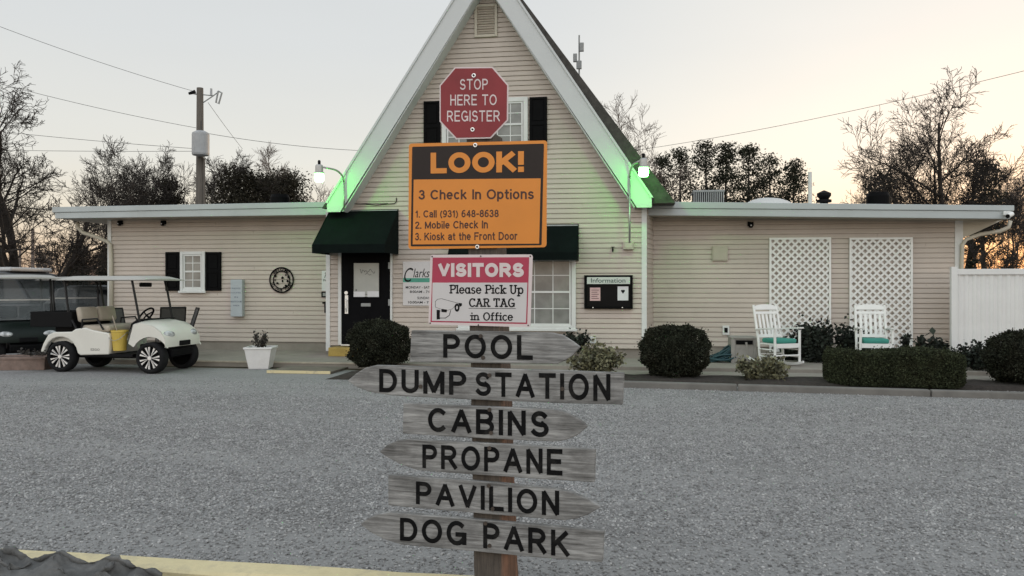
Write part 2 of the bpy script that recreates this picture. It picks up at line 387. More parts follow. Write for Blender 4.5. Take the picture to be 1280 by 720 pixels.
def np_mesh(name, V, Fq, m, parent=None, smooth=False):
    me = bpy.data.meshes.new(name)
    V = np.asarray(V, dtype=np.float32); Fq = np.asarray(Fq, dtype=np.int32); k = Fq.shape[1]
    me.vertices.add(len(V)); me.vertices.foreach_set('co', V.ravel())
    me.loops.add(Fq.size); me.loops.foreach_set('vertex_index', Fq.ravel())
    me.polygons.add(len(Fq)); me.polygons.foreach_set('loop_start', np.arange(len(Fq), dtype=np.int32) * k)
    me.update(calc_edges=True); me.validate()
    me.materials.append(m)
    if smooth: me.polygons.foreach_set('use_smooth', [True] * len(me.polygons))
    o = bpy.data.objects.new(name, me); COL.objects.link(o)
    if parent is not None: o.parent = parent
    return o

# ---- writing
def text_polys(s, bold=0.0, shear=0.0):
    cu = bpy.data.curves.new('txt', 'FONT'); cu.body = s; cu.offset = bold; cu.shear = shear; cu.resolution_u = 4
    o = bpy.data.objects.new('txt', cu); COL.objects.link(o)
    dg = bpy.context.evaluated_depsgraph_get()
    me = bpy.data.meshes.new_from_object(o.evaluated_get(dg))
    vs = [(v.co.x, v.co.y) for v in me.vertices]; fs = [tuple(p.vertices) for p in me.polygons]
    bpy.data.objects.remove(o); bpy.data.curves.remove(cu); bpy.data.meshes.remove(me)
    return vs, fs
def text_quad(mb, s, q, y, bold=0.0, shear=0.0, thick=0.0):
    """fit the text's bounding box onto quad q = TL,TR,BR,BL (x,z), flat at depth y"""
    vs, fs = text_polys(s, bold, shear)
    x0 = min(v[0] for v in vs); x1 = max(v[0] for v in vs); y0 = min(v[1] for v in vs); y1 = max(v[1] for v in vs)
    o = []
    for x, yy in vs:
        a = (x - x0) / (x1 - x0); b = (yy - y0) / (y1 - y0)
        tx = q[0][0] * (1 - a) + q[1][0] * a; tz = q[0][1] * (1 - a) + q[1][1] * a
        bx = q[3][0] * (1 - a) + q[2][0] * a; bz = q[3][1] * (1 - a) + q[2][1] * a
        o.append((bx * (1 - b) + tx * b, y, bz * (1 - b) + tz * b))
    mb.add(o, fs)
def rect(x0, x1, z0, z1): return [(x0, z1), (x1, z1), (x1, z0), (x0, z0)]
# stroke letters with slab serifs; glyphs in a unit box: lists of polylines, then serif marks (x, y)
def arc(cx, cy, rx, ry, a0, a1, n=10):
    return [(cx + rx * cos(radians(a0 + (a1 - a0) * i / n)), cy + ry * sin(radians(a0 + (a1 - a0) * i / n))) for i in range(n + 1)]
SLAB = {
 'P': (.62, [[(.12, 0), (.12, 1)], [(.12, 1), (.36, 1)] + arc(.36, .74, .22, .26, 90, -90) + [(.12, .48)]], [(.12, 0), (.12, 1)]),
 'l': (.28, [[(.14, 0), (.14, 1)]], [(.14, 0), (.08, 1)]),
 'e': (.58, [[(.06, .36), (.50, .36)] + arc(.28, .34, .22, .34, 5, 320)], []),
 'a': (.58, [arc(.25, .34, .2, .34, 0, 360), [(.46, .68), (.46, 0)]], [(.5, 0)]),
 's': (.48, [arc(.24, .51, .15, .17, 40, 270, 8) + arc(.24, .17, .16, .17, 90, -140, 8)], []),
 'i': (.28, [[(.14, 0), (.14, .66)], [(.14, .9), (.14, .98)]], [(.14, 0), (.09, .66)]),
 'c': (.52, [arc(.28, .34, .22, .34, 45, 315)], []),
 'k': (.58, [[(.12, 0), (.12, 1)], [(.46, .66), (.14, .3)], [(.24, .42), (.48, 0)]], [(.12, 0), (.07, 1), (.46, .66), (.48, 0)]),
 'U': (.74, [[(.14, 1), (.14, .3)] + arc(.36, .3, .22, .3, 180, 360) + [(.58, 1)]], [(.14, 1), (.58, 1)]),
 'p': (.62, [[(.12, -.3), (.12, .66)], arc(.34, .34, .21, .34, 0, 360)], [(.12, -.3), (.07, .66)]),
 'C': (.70, [arc(.37, .5, .3, .5, 45, 315, 14), [(.6, .98), (.6, .78)]], []),
 'A': (.76, [[(.08, 0), (.36, 1), (.64, 0)], [(.18, .34), (.54, .34)]], [(.08, 0), (.64, 0), (.32, 1)]),
 'R': (.70, [[(.14, 0), (.14, 1)], [(.14, 1), (.36, 1)] + arc(.36, .76, .2, .24, 90, -90) + [(.14, .52)], [(.36, .52), (.58, 0)]], [(.14, 0), (.14, 1), (.6, 0)]),
 'T': (.68, [[(.05, 1), (.61, 1)], [(.33, 1), (.33, 0)], [(.05, 1), (.05, .8)], [(.61, 1), (.61, .8)]], [(.33, 0)]),
 'G': (.76, [arc(.38, .5, .3, .5, 45, 340, 14), [(.42, .42), (.68, .42)], [(.64, .42), (.64, .06)]], []),
 'n': (.64, [[(.12, 0), (.12, .66)], [(.12, .42)] + arc(.31, .42, .18, .24, 160, 0, 6) + [(.49, 0)]], [(.12, 0), (.49, 0), (.08, .66)]),
 'O': (.78, [arc(.38, .5, .31, .5, 0, 360, 18)], []),
 'f': (.42, [[(.16, 0), (.16, .8)] + arc(.29, .8, .13, .19, 180, 60, 5), [(.04, .62), (.34, .62)]], [(.16, 0)]),
 ' ': (.30, [], []),
}
def ribbon(mb, pl, w, y, M):
    for (a, b) in zip(pl[:-1], pl[1:]):
        a = Vector(a); b = Vector(b); d = b - a
        if d.length < 1e-6: continue
        d.normalize(); nn = Vector((-d.y, d.x)) * w / 2; e = d * w * .35
        mb.add([(*M(p), ) for p in (a - e + nn, b + e + nn, b + e - nn, a - e - nn)], [(0, 1, 2, 3)])
def slab_text(mb, s, q, y, w=.13, x0y0=(0, 1), gap=.05):
    adv = 0; strokes = []
    for ch in s:
        wd, pls, ser = SLAB[ch]
        for pl in pls: strokes.append([(px + adv, py) for px, py in pl])
        for (sx, sy) in ser:
            sy2 = sy + (.045 if sy <= 0.01 else -.045)
            strokes.append([(sx - .12 + adv, sy2), (sx + .12 + adv, sy2)])
        adv += wd + gap
    adv -= gap
    k = [0]
    def M(p):
        a = p[0] / adv; b = p[1]; k[0] += 1
        tx = q[0][0] * (1 - a) + q[1][0] * a; tz = q[0][1] * (1 - a) + q[1][1] * a
        bx = q[3][0] * (1 - a) + q[2][0] * a; bz = q[3][1] * (1 - a) + q[2][1] * a
        return (bx * (1 - b) + tx * b, y - (k[0] // 4 % 7) * 1e-5, bz * (1 - b) + tz * b)
    for pl in strokes: ribbon(mb, pl, w, y, M)


# stroke sans letters (cap height 1, x height .72); lists of polylines, drawn as even strokes
def ell(cx, cy, rx, ry, a0=0, a1=360, n=16): return arc(cx, cy, rx, ry, a0, a1, n)
def _v(x, a=0, b=1): return [(x, a), (x, b)]
SANS = {
 'A': (.70, [[(.0, 0), (.35, 1), (.70, 0)], [(.14, .33), (.56, .33)]]), 'B': (.60, [_v(0), [(0, 1), (.32, 1)] + ell(.32, .765, .24, .235, 90, -90, 8) + [(0, .53)], [(.32, .53)] + ell(.32, .265, .28, .265, 90, -90, 8) + [(0, 0)]]),
 'C': (.66, [ell(.36, .5, .36, .5, 48, 312, 18)]), 'D': (.62, [_v(0), [(0, 1), (.26, 1)] + ell(.26, .5, .36, .5, 90, -90, 12) + [(0, 0)]]),
 'E': (.54, [_v(0), [(0, 1), (.54, 1)], [(0, .53), (.48, .53)], [(0, 0), (.54, 0)]]), 'F': (.50, [_v(0), [(0, 1), (.50, 1)], [(0, .52), (.43, .52)]]),
 'G': (.70, [ell(.36, .5, .36, .5, 48, 335, 18) + [(.70, .44), (.40, .44)], [(.70, .44), (.70, .06)]]), 'H': (.58, [_v(0), _v(.58), [(0, .53), (.58, .53)]]), 'I': (.0, [_v(0)]),
 'K': (.62, [_v(0), [(.56, 1), (0, .36)], [(.20, .57), (.62, 0)]]), 'L': (.48, [_v(0), [(0, 0), (.48, 0)]]), 'M': (.74, [[(0, 0), (0, 1), (.37, .02), (.74, 1), (.74, 0)]]),
 'N': (.58, [[(0, 0), (0, 1), (.58, 0), (.58, 1)]]), 'O': (.74, [ell(.37, .5, .37, .5, 0, 360, 24)]), 'P': (.56, [_v(0), [(0, 1), (.30, 1)] + ell(.30, .73, .26, .27, 90, -90, 8) + [(0, .46)]]),
 'R': (.62, [_v(0), [(0, 1), (.32, 1)] + ell(.32, .74, .26, .26, 90, -90, 8) + [(0, .48)], [(.30, .48), (.62, 0)]]),
 'S': (.58, [ell(.29, .74, .26, .26, 30, 250, 10) + [(.38, .46)] + ell(.29, .26, .29, .26, 65, -155, 10)]), 'T': (.60, [_v(.30), [(0, 1), (.60, 1)]]),
 'U': (.58, [[(0, 1), (0, .3)] + ell(.29, .3, .29, .3, 180, 360, 12) + [(.58, 1)]]), 'V': (.64, [[(0, 1), (.32, 0), (.64, 1)]]), 'Y': (.62, [[(0, 1), (.31, .44), (.62, 1)], _v(.31, 0, .44)]),
 'W': (.9, [[(0, 1), (.22, 0), (.45, 1), (.68, 0), (.9, 1)]]), '!': (.0, [_v(0, .46, 1), _v(0, 0, .01)]), '.': (.02, [[(0, 0), (.02, 0)]]), '-': (.26, [[(0, .40), (.26, .40)]]), ':': (.02, [[(0, 0), (.02, 0)], [(0, .6), (.02, .6)]]),
 '(': (.16, [ell(.4, .38, .4, .66, 125, 235, 8)]), ')': (.16, [ell(-.24, .38, .4, .66, 55, -55, 8)]),
 '0': (.46, [ell(.23, .5, .23, .5, 0, 360, 20)]), '1': (.26, [[(0, .74), (.2, 1), (.2, 0)]]), '2': (.48, [ell(.24, .74, .23, .26, 170, -20, 9) + [(0, 0), (.48, 0)]]),
 '3': (.48, [ell(.23, .76, .2, .24, 160, -90, 9), ell(.23, .26, .24, .26, 90, -165, 10)]), '4': (.5, [[(.38, 0), (.38, 1), (0, .28), (.5, .28)]]), '6': (.48, [ell(.24, .3, .23, .3, 0, 360, 16), ell(.32, .45, .31, .55, 180, 70, 9)]),
 '7': (.46, [[(0, 1), (.46, 1), (.16, 0)]]), '8': (.48, [ell(.24, .75, .2, .25, 0, 360, 14), ell(.24, .26, .24, .26, 0, 360, 14)]), '9': (.48, [ell(.24, .7, .23, .3, 0, 360, 16), ell(.16, .55, .31, .55, 0, -110, 9)]),
 'a': (.46, [ell(.22, .18, .22, .18, 100, 380, 10), [(.44, 0), (.44, .5)] + ell(.23, .5, .21, .22, 0, 160, 7), [(.22, .40), (.44, .43)]]), 'b': (.46, [_v(0), ell(.23, .36, .23, .36, 0, 360)]), 'c': (.42, [ell(.23, .36, .23, .36, 50, 310, 12)]),
 'd': (.46, [_v(.46), ell(.23, .36, .23, .36, 0, 360)]), 'e': (.46, [[(0, .36), (.46, .36)] + ell(.23, .36, .23, .36, 0, 310, 13)]), 'f': (.26, [[(.1, 0), (.1, .82)] + ell(.23, .82, .13, .18, 180, 90, 4), [(0, .68), (.25, .68)]]),
 'h': (.42, [_v(0), [(0, .44)] + ell(.21, .48, .21, .24, 170, 0, 7) + [(.42, 0)]]), 'i': (.0, [_v(0, 0, .60), _v(0, .99, 1)]), 'k': (.42, [_v(0), [(.38, .72), (0, .28)], [(.14, .43), (.42, 0)]]), 'l': (.0, [_v(0)]),
 'm': (.72, [_v(0, 0, .72), [(0, .44)] + ell(.18, .5, .18, .22, 170, 0, 6) + [(.36, 0)], [(.36, .44)] + ell(.54, .5, .18, .22, 170, 0, 6) + [(.72, 0)]]), 'n': (.42, [_v(0, 0, .72), [(0, .44)] + ell(.21, .48, .21, .24, 170, 0, 7) + [(.42, 0)]]), 'o': (.48, [ell(.24, .36, .24, .36, 0, 360)]),
 'p': (.46, [_v(0, -.26, .72), ell(.23, .36, .23, .36, 0, 360)]), 'r': (.26, [_v(0, 0, .72), [(0, .44)] + ell(.2, .46, .2, .24, 170, 75, 5)]), 's': (.40, [ell(.2, .535, .175, .185, 30, 255, 8) + ell(.2, .175, .2, .175, 70, -155, 8)]), 't': (.24, [[(.1, .95), (.1, .12)] + ell(.21, .12, .11, .12, 180, 280, 4), [(0, .68), (.24, .68)]]),
 ' ': (.18, []),
}
def sans(mb, s, q, y, w=.16, gap=.16, flat=True):
    """letters of even stroke w (in cap heights), fitted to quad q = TL,TR,BR,BL given for the cap height"""
    adv = w / 2; st = []
    for ch in s:
        wd, pls = SANS[ch]
        for pl in pls: st.append([(a + adv, b * (1 - w) + w / 2) for a, b in pl])
        adv += wd + w + gap
    adv -= w / 2 + gap
    k = 0
    tl, tr, br, bl = [Vector(p) for p in q]
    def M(p, kk):
        a, b = p.x / adv, p.y; z = (tl * (1 - a) + tr * a) * b + (bl * (1 - a) + br * a) * (1 - b); return (z.x, y - kk * 4e-6, z.y)
    for pl in st:
        P = [Vector(p) for p in pl]; closed = (P[0] - P[-1]).length < 1e-4 and len(P) > 3
        for i, (a, b) in enumerate(zip(P[:-1], P[1:])):
            d = (b - a)
            if d.length < 1e-6: continue
            d.normalize(); n_ = Vector((-d.y, d.x)) * w / 2
            e0 = d * w / 2 if (i == 0 and not closed and len(P) == 2) else Vector((0, 0)); 
            # stroke ends are squared off at the cap line; inner joints get a disc
            ea = w / 2 if (i == 0 and not closed) else 0; eb = w / 2 if (i == len(P) - 2 and not closed) else 0
            slant = abs(d.x) > .15 and abs(d.y) > .15
            if slant: ea *= .7; eb *= .7
            sharp = False
            if i < len(P) - 2 and (P[i + 2] - b).length > 1e-6:
                c_ = d.dot((P[i + 2] - b).normalized())
                if c_ < .55: sharp = True; eb = w * (.5 if c_ > -.3 else .22)
            if i > 0 and (a - P[i - 1]).length > 1e-6:
                c_ = d.dot((a - P[i - 1]).normalized())
                if c_ < .55: ea = w * (.5 if c_ > -.3 else .22)
            mb.add([M(v, k % 40) for v in (a - d * ea + n_, b + d * eb + n_, b + d * eb - n_, a - d * ea - n_)], [(0, 1, 2, 3)]); k += 1
            if (i < len(P) - 2 or closed) and not sharp:
                mb.add([M(b + Vector((cos(2 * pi * j / 10), sin(2 * pi * j / 10))) * w / 2, k % 40) for j in range(10)], [tuple(range(10))]); k += 1

# ------------------------------------------------------------------ ground
def sheet(name, pts, z, m, kind='structure'):
    mb = MB().add([(p[0], p[1], z) for p in pts], [tuple(range(len(pts)))])
    o = mb.build(name, m); o['kind'] = kind; return o
sheet('ground', [(-900, -300), (900, -300), (900, 1500), (-900, 1500)], -.03, GRASS)
NK = W(25, 683, 1).normalized()
KA = G(25, 685, .12); KB = G(580, 717, .12)      # front kerb, far top edge line
kd = (KB - KA).normalized(); KA2 = KA - kd * 9; KB2 = KB + kd * 9
lot = sheet('gravel_lot', [(KA2.x, KA2.y), (KB2.x, KB2.y), (30, KB2.y), (30, 14.2), (-9.3, 14.2), (-9.3, 30), (-40, 30), (-40, KA2.y)], 0.0, GRAVEL)

# loose stones over the lot, one uncountable heap
rng = np.random.default_rng(4); lot_x, lot_y = lot.location.x, lot.location.y
def ico():
    t = (1 + 5 ** .5) / 2
    v = np.array([(-1, t, 0), (1, t, 0), (-1, -t, 0), (1, -t, 0), (0, -1, t), (0, 1, t), (0, -1, -t), (0, 1, -t), (t, 0, -1), (t, 0, 1), (-t, 0, -1), (-t, 0, 1)], float)
    v /= np.linalg.norm(v[0])
    f = np.array([(0, 11, 5), (0, 5, 1), (0, 1, 7), (0, 7, 10), (0, 10, 11), (1, 5, 9), (5, 11, 4), (11, 10, 2), (10, 7, 6), (7, 1, 8), (3, 9, 4), (3, 4, 2), (3, 2, 6), (3, 6, 8), (3, 8, 9), (4, 9, 5), (2, 4, 11), (6, 2, 10), (8, 6, 7), (9, 8, 1)])
    return v, f
def stones(name, n, tmin, tmax, s0, s1, m):
    iv, jf = ico()
    # area-uniform in the wedge the camera can see (and some way to its sides)
    t = np.sqrt(rng.uniform(tmin ** 2, tmax ** 2, n)); t = tmin + (t - tmin) * rng.uniform(.35, 1.25, n) ** .5; u = rng.uniform(-.80, .80, n)
    P = np.stack([-ST * t + CT * u * t, CT * t + ST * u * t, np.zeros(n)], 1)
    kn = np.array([-kd.y, kd.x]); side = (P[:, :2] - np.array([KA.x, KA.y])) @ kn
    keep = side > .05
    lane = np.sin((P[:, 1] - lot_y + .35 * np.sin(.45 * (P[:, 0] - lot_x))) * 2 * pi / 2.1)
    keep &= rng.uniform(0, 1, n) > np.clip((lane - .1) * .6, 0, .42)
    P = P[keep]; n = len(P)
    s = rng.uniform(s0, s1, n) ** 1.0
    sx = s[:, None] * rng.uniform(.6, 1.35, (n, 3)); sx[:, 2] *= .62
    a = rng.uniform(0, 2 * pi, n)
    V = iv[None] * (1 + rng.uniform(-.28, .28, (n, 12, 1))) * sx[:, None, :]
    # random tilt
    b = rng.uniform(-.6, .6, n)
    y, z = V[..., 1].copy(), V[..., 2].copy()
    V[..., 1] = y * np.cos(b)[:, None] - z * np.sin(b)[:, None]; V[..., 2] = y * np.sin(b)[:, None] + z * np.cos(b)[:, None]
    x, y = V[..., 0].copy(), V[..., 1].copy()
    V[..., 0] = x * np.cos(a)[:, None] - y * np.sin(a)[:, None]; V[..., 1] = x * np.sin(a)[:, None] + y * np.cos(a)[:, None]
    P[:, 2] = s * rng.uniform(.05, .5, n)
    V += P[:, None, :]
    Fq = (jf[None] + (np.arange(n) * 12)[:, None, None]).reshape(-1, 3)
    o = np_mesh(name, V.reshape(-1, 3), Fq, m); o['kind'] = 'stuff'; o['label'] = 'loose grey crushed stones lying over the gravel lot'; o['category'] = 'gravel'
    return o
stones('gravel', 240000, 2.6, 12.4, .004, .0112, STONE)

# porch slab, footpath, planting bed, kerbs
SLABZ = .10
pf = 14.6
mb = MB().box(-13.0, 7.5, pf, 17.25, -.02, SLABZ)
o = mb.build('porch_slab', CONC, bevel=.01); o['kind'] = 'structure'
o = MB().box(WX(200, pf), WX(448, pf), pf - .012, pf - .002, SLABZ - .03, SLABZ + .004).build('porch_edge', mat('porch_edge_paint', (.44, .40, .32), .7, .2, 6, dirt=.5, dirtcol=(.2, .17, .13)), bevel=.003); o['kind'] = 'structure'
XB = WX(425, 13.4)                                     # left end of the planting bed
o = MB().box(XB + .9, 9.5, 13.75, 14.598, -.02, .035).build('footpath', CONC); o['kind'] = 'structure'
bedm = MB()
nx, ny = 60, 10
bx0, bx1, by0, by1 = XB, 9.5, 12.7, 13.75
vs = []
random.seed(3)
for j in range(ny + 1):
    for i in range(nx + 1):
        e = min(i, nx - i, j, ny - j); z = (.0 if e == 0 else .05 + .03 * random.random())
        vs.append((bx0 + (bx1 - bx0) * i / nx, by0 + (by1 - by0) * j / ny, z))
bedm.add(vs, [(j * (nx + 1) + i, j * (nx + 1) + i + 1, (j + 1) * (nx + 1) + i + 1, (j + 1) * (nx + 1) + i) for j in range(ny) for i in range(nx)])
o = bedm.build('planting_bed', MULCH, smooth=True); o['kind'] = 'structure'
# kerb along the bed: long concrete bars end to end
ka = G(786, 476, .1); kb = G(1280, 490, .1)
kdir = (kb - ka).normalized()
a0 = ka - kdir * 3.6; kl = 13.0; x = 0; i = 0
while x < kl:
    ln = 2.6
    c = a0 + kdir * (x + ln / 2); R = Matrix.Rotation(math.atan2(kdir.y, kdir.x), 3, 'Z')
    m_ = MB().cbox((c.x, c.y, .022), ln - .012, .13, .15, R); o = m_.build('bed_kerb', CONCD, bevel=.02)
    tag(o, None, None, None, 'structure'); x += ln; i += 1
# near kerb, painted pale yellow, and the soil in front of it
mid = (KA2 + KB2) / 2; ang = math.atan2(kd.y, kd.x)
kbm = MB(); nseg = 90; prof = [(.0, -.1), (.0, .105), (.012, .118), (.15, .12), (.165, .108), (.17, -.1)]
ln = (KB2 - KA2).length
random.seed(8)
for i in range(nseg + 1):
    p = KA2 + (KB2 - KA2) * i / nseg; nrm = Vector((kd.y, -kd.x, 0))
    j1 = random.uniform(-.006, .006); j2 = random.uniform(-.012, .004)
    for (d, z) in prof:
        q = p + nrm * (d + (j1 if d < .1 else 0)); kbm.v.append(Vector((q.x, q.y, z + (j2 if z > 0 else 0) * (1 if d > .1 else .3))))
np_ = len(prof)
for i in range(nseg):
    for j in range(np_ - 1):
        kbm.f.append((i * np_ + j, i * np_ + j + 1, (i + 1) * np_ + j + 1, (i + 1) * np_ + j))
o = kbm.build('lot_kerb', KERBY, smooth=False); o['kind'] = 'structure'
nrm = Vector((kd.y, -kd.x, 0))
p1 = KA2 + nrm * .17; p2 = KB2 + nrm * .17
o = sheet('soil_bed', [(p1.x, p1.y), (p2.x, p2.y), (p2.x + nrm.x * 6, p2.y + nrm.y * 6), (p1.x + nrm.x * 6, p1.y + nrm.y * 6)], .045, MULCH)

# boulder at the lower corner
def boulder(name, outline_px, t, m):
    # silhouette points on a plane at depth t give the ridge; the body swells towards and away from the camera
    rows = 9; top = [T(px, py, t) for px, py in outline_px]
    mbk = MB(); random.seed(5)
    n = len(top)
    for k in range(-rows, rows + 1):
        f = k / rows
        for i, p in enumerate(top):
            hgt = (p.z + .05) * ((1 - abs(f) ** 2.2) if f < 0 else (1 - f * 1.0)) - .05
            off = FWD * (f * (.5 if f < 0 else .28))
            jx = random.uniform(-.03, .03) if k else 0; jz = random.uniform(-.05, .0) if k else random.uniform(-.012, .004)
            mbk.v.append(p + off + RIGHT * jx - UP * (p.z - hgt - jz))
    for k in range(2 * rows):
        for i in range(n - 1):
            mbk.f.append((k * n + i, k * n + i + 1, (k + 1) * n + i + 1, (k + 1) * n + i))
    o = mbk.build(name, m, smooth=True)
    sb = o.modifiers.new('finer', 'SUBSURF'); sb.subdivision_type = 'SIMPLE'; sb.levels = sb.render_levels = 3
    for sz, stg in ((.35, .10), (.10, .045), (.03, .015)):
        tx = bpy.data.textures.new('rock_noise', 'CLOUDS'); tx.noise_scale = sz; tx.noise_depth = 3
        dm = o.modifiers.new('rough', 'DISPLACE'); dm.texture = tx; dm.strength = stg; dm.mid_level = .6; dm.texture_coords = 'LOCAL'
    return o
pts = [(-130, 770), (-90, 715), (-60, 694), (-30, 686), (0, 682), (20, 681), (30, 685), (42, 691), (60, 686), (78, 686), (95, 691), (112, 694), (130, 692), (148, 692), (160, 697), (175, 703), (190, 709), (203, 716), (212, 726), (222, 745), (228, 790)]
o = boulder('boulder', pts, 3.75, ROCK)
tag(o, 'rough dark grey boulder in the soil beside the yellow kerb', 'boulder')

# ------------------------------------------------------------------ the office building
YA = 16.3; YR = 15.9; YW = 17.2; YF = 16.5
XC = -2.94; APZ = 8.37; SL = 1.516
bld = empty('office_building', (XC, YA, 0), 0, 'beige sided office with a steep white trimmed gable between two low wings', 'building')
def clap(mb, x0, x1, z0, z1, y, lim=None, h=.1016):
    z = z0; k = 0
    while z < z1 - .002:
        zt = min(z + h, z1); a0, a1 = (x0, x1) if lim is None else lim(z); b0, b1 = (x0, x1) if lim is None else lim(zt)
        a0, b0 = max(a0, x0), max(b0, x0); a1, b1 = min(a1, x1), min(b1, x1)
        if a1 - a0 > .02:
            if b1 < b0: b0 = b1 = (b0 + b1) / 2
            d = .024
            # bottom lip, face, leaning back to the next course
            mb.add([(a0, y - d, z), (a1, y - d, z), (a1, y - d, z + .018), (a0, y - d, z + .018)], [(0, 1, 2, 3)])
            q = .89; m0, m1 = a0 + (b0 - a0) * q, a1 + (b1 - a1) * q; zm = z + (zt - z) * q
            mb.add([(a0, y - d, z + .018), (a1, y - d, z + .018), (m1, y - .012, zm), (m0, y - .012, zm)], [(0, 1, 2, 3)])
            mb.add([(m0, y - .012, zm), (m1, y - .012, zm), (b1, y + .004, zt - .006), (b0, y + .004, zt - .006)], [(0, 1, 2, 3)])
            mb.add([(b0, y + .004, zt - .006), (b1, y + .004, zt - .006), (b1, y + .004, zt), (b0, y + .004, zt)], [(0, 1, 2, 3)])
            mb.add([(a0, y - d, z), (a1, y - d, z), (a1, y + .004, z + .0005), (a0, y + .004, z + .0005)], [(0, 1, 2, 3)])
        if k % 2 == 0 and a1 - a0 > 2:                      # butt joints where two lengths of vinyl overlap
            xs_ = x0 + ((k * 1.37) % 3.66)
            while xs_ < a1 - .1:
                if xs_ > a0 + .1: mb.box(xs_ - .0025, xs_ + .0025, y - d - .001, y - .008, z + .004, z + (zt - z) * .8)
                xs_ += 3.66
        z = zt; k += 1
GX0, GX1 = -6.40, .29
def rk(z, inset=.28):
    w = (APZ - z) / SL - inset
    return XC - w, XC + w
BZ = .30
mb = MB()
clap(mb, GX0, GX1, BZ, 7.75, YA, lambda z: rk(z, .2))
mb.build('gable_wall', SIDING, bld, True)
# solid core behind the siding
mb = MB()
bw = (APZ - 3.0) / SL
mb.prism([(GX0, BZ), (GX1, BZ), (GX1, (APZ - (GX1 - XC + .25) * SL)), (XC, APZ - .4), (GX0, (APZ - (XC - GX0 + .25) * SL))], YA + .01, YA + 9)
mb.build('building_core', SIDING, bld, True)
# splayed return and foundation
RX = WX(816, YW)
mb = MB(); clapv = MB()
z = BZ
while z < 3.1:
    zt = min(z + .1016, 3.1)
    a = Vector((GX1, YA - .01, 0)); b = Vector((RX, YW, 0)); nn = Vector((b.y - a.y, -(b.x - a.x), 0)).normalized()
    mb.add([a + nn * .02 + UP * z, b + nn * .02 + UP * z, b + nn * .004 + UP * zt, a + nn * .004 + UP * zt], [(0, 1, 2, 3)]); 
    mb.add([a + nn * .02 + UP * z, b + nn * .02 + UP * z, b + UP * z, a + UP * z], [(0, 1, 2, 3)])
    z = zt
mb.build('return_wall', SIDING, bld, True)
mb = MB().box(GX0 + .02, GX1 - .02, YA + .03, YA + 1.2, SLABZ - .02, BZ)
mb.build('foundation', CONC, bld, True)
# corner trims
mb = MB().box(GX0 - .04, GX0 + .05, YA - .035, YA + .05, SLABZ + .08, 3.3); mb.build('corner_trim', TRIM, bld, True)
mb = MB().box(GX1 - .09, GX1 + .012, YA - .035, YA + .02, SLABZ + .1, 3.2); mb.build('corner_trim', TRIM, bld, True)
# wings
LX0 = WX(137, YW); RX1 = WX(1197, YW)
for (x0, x1, ztop) in ((LX0, GX0 + .3, 3.25), (RX - .02, RX1, 3.1)):
    mb = MB(); clap(mb, x0, x1, BZ, ztop, YW); w_ = mb.build('wing_wall', SIDING, bld, True)
    MB().box(x0, x1, YW + .012, YW + 8, SLABZ - .02, ztop - .02).build('wing_core', SIDING, bld, True)
    MB().box(x0, x1, YW + .004, YW + .011, SLABZ - .02, BZ).build('foundation', CONC, bld, True)
MB().box(LX0 - .03, LX0 + .06, YW - .035, YW + .05, SLABZ, 3.2).build('corner_trim', TRIM, bld, True)
MB().box(RX1 - .06, RX1 + .09, YW - .035, YW + .3, SLABZ, 3.0).build('corner_trim', TRIM, bld, True)
# wing roofs: a drip edge over a fascia board, slab behind
def wing_roof(xa, xb, za_t, zb_t, za_m, zb_m, za_b, zb_b, end):
    Mx = MB()
    def bar(mb, x0, x1, y0, y1, t0, t1, b0, b1):
        mb.add([(x0, y0, b0), (x1, y0, b1), (x1, y0, t1), (x0, y0, t0), (x0, y1, b0), (x1, y1, b1), (x1, y1, t1), (x0, y1, t0)],
               [(0, 1, 2, 3), (5, 4, 7, 6), (3, 2, 6, 7), (1, 0, 4, 5), (0, 3, 7, 4), (2, 1, 5, 6)])
    bar(Mx, xa, xb, YF + .07, YF + 9.2, za_t, zb_t, za_m - .01, zb_m - .01)
    r = Mx.build('wing_roof', FASCIA, bld, True)
    m2 = MB(); bar(m2, xa, xb, YF, YF + .068, za_t + .004, zb_t + .004, za_m, zb_m)
    m2.build('drip_edge', FASCIA, r, True, bevel=.008)
    m3 = MB(); bar(m3, xa + (.06 if end < 0 else 0), xb - (.06 if end > 0 else 0), YF + .02, YF + .10, za_m - .004, zb_m - .004, za_b, zb_b)
    m3.build('fascia_board', FASCIA, r, True, bevel=.008)
    m4 = MB(); bar(m4, xa + (.03 if end < 0 else 0), xb - (.03 if end > 0 else 0), YF + .102, YF + 9.1, za_b + .05, zb_b + .05, za_b + .012, zb_b + .012)
    m4.build('soffit', SOFFIT, r, True)
    return r
def Z(px, py): return WZ(px, py, YF)
xl = WX(65, YF); xr = WX(1268, YF)
wing_roof(xl, GX0 + .1, Z(65, 259), Z(405, 252.5), Z(65, 265.5), Z(405, 259), Z(65, 273), Z(405, 268.5), -1)
wing_roof(RX - .35, xr, Z(820, 251.5), Z(1268, 257), Z(820, 259.5), Z(1268, 263.5), Z(820, 268.5), Z(1268, 273.5), 1)
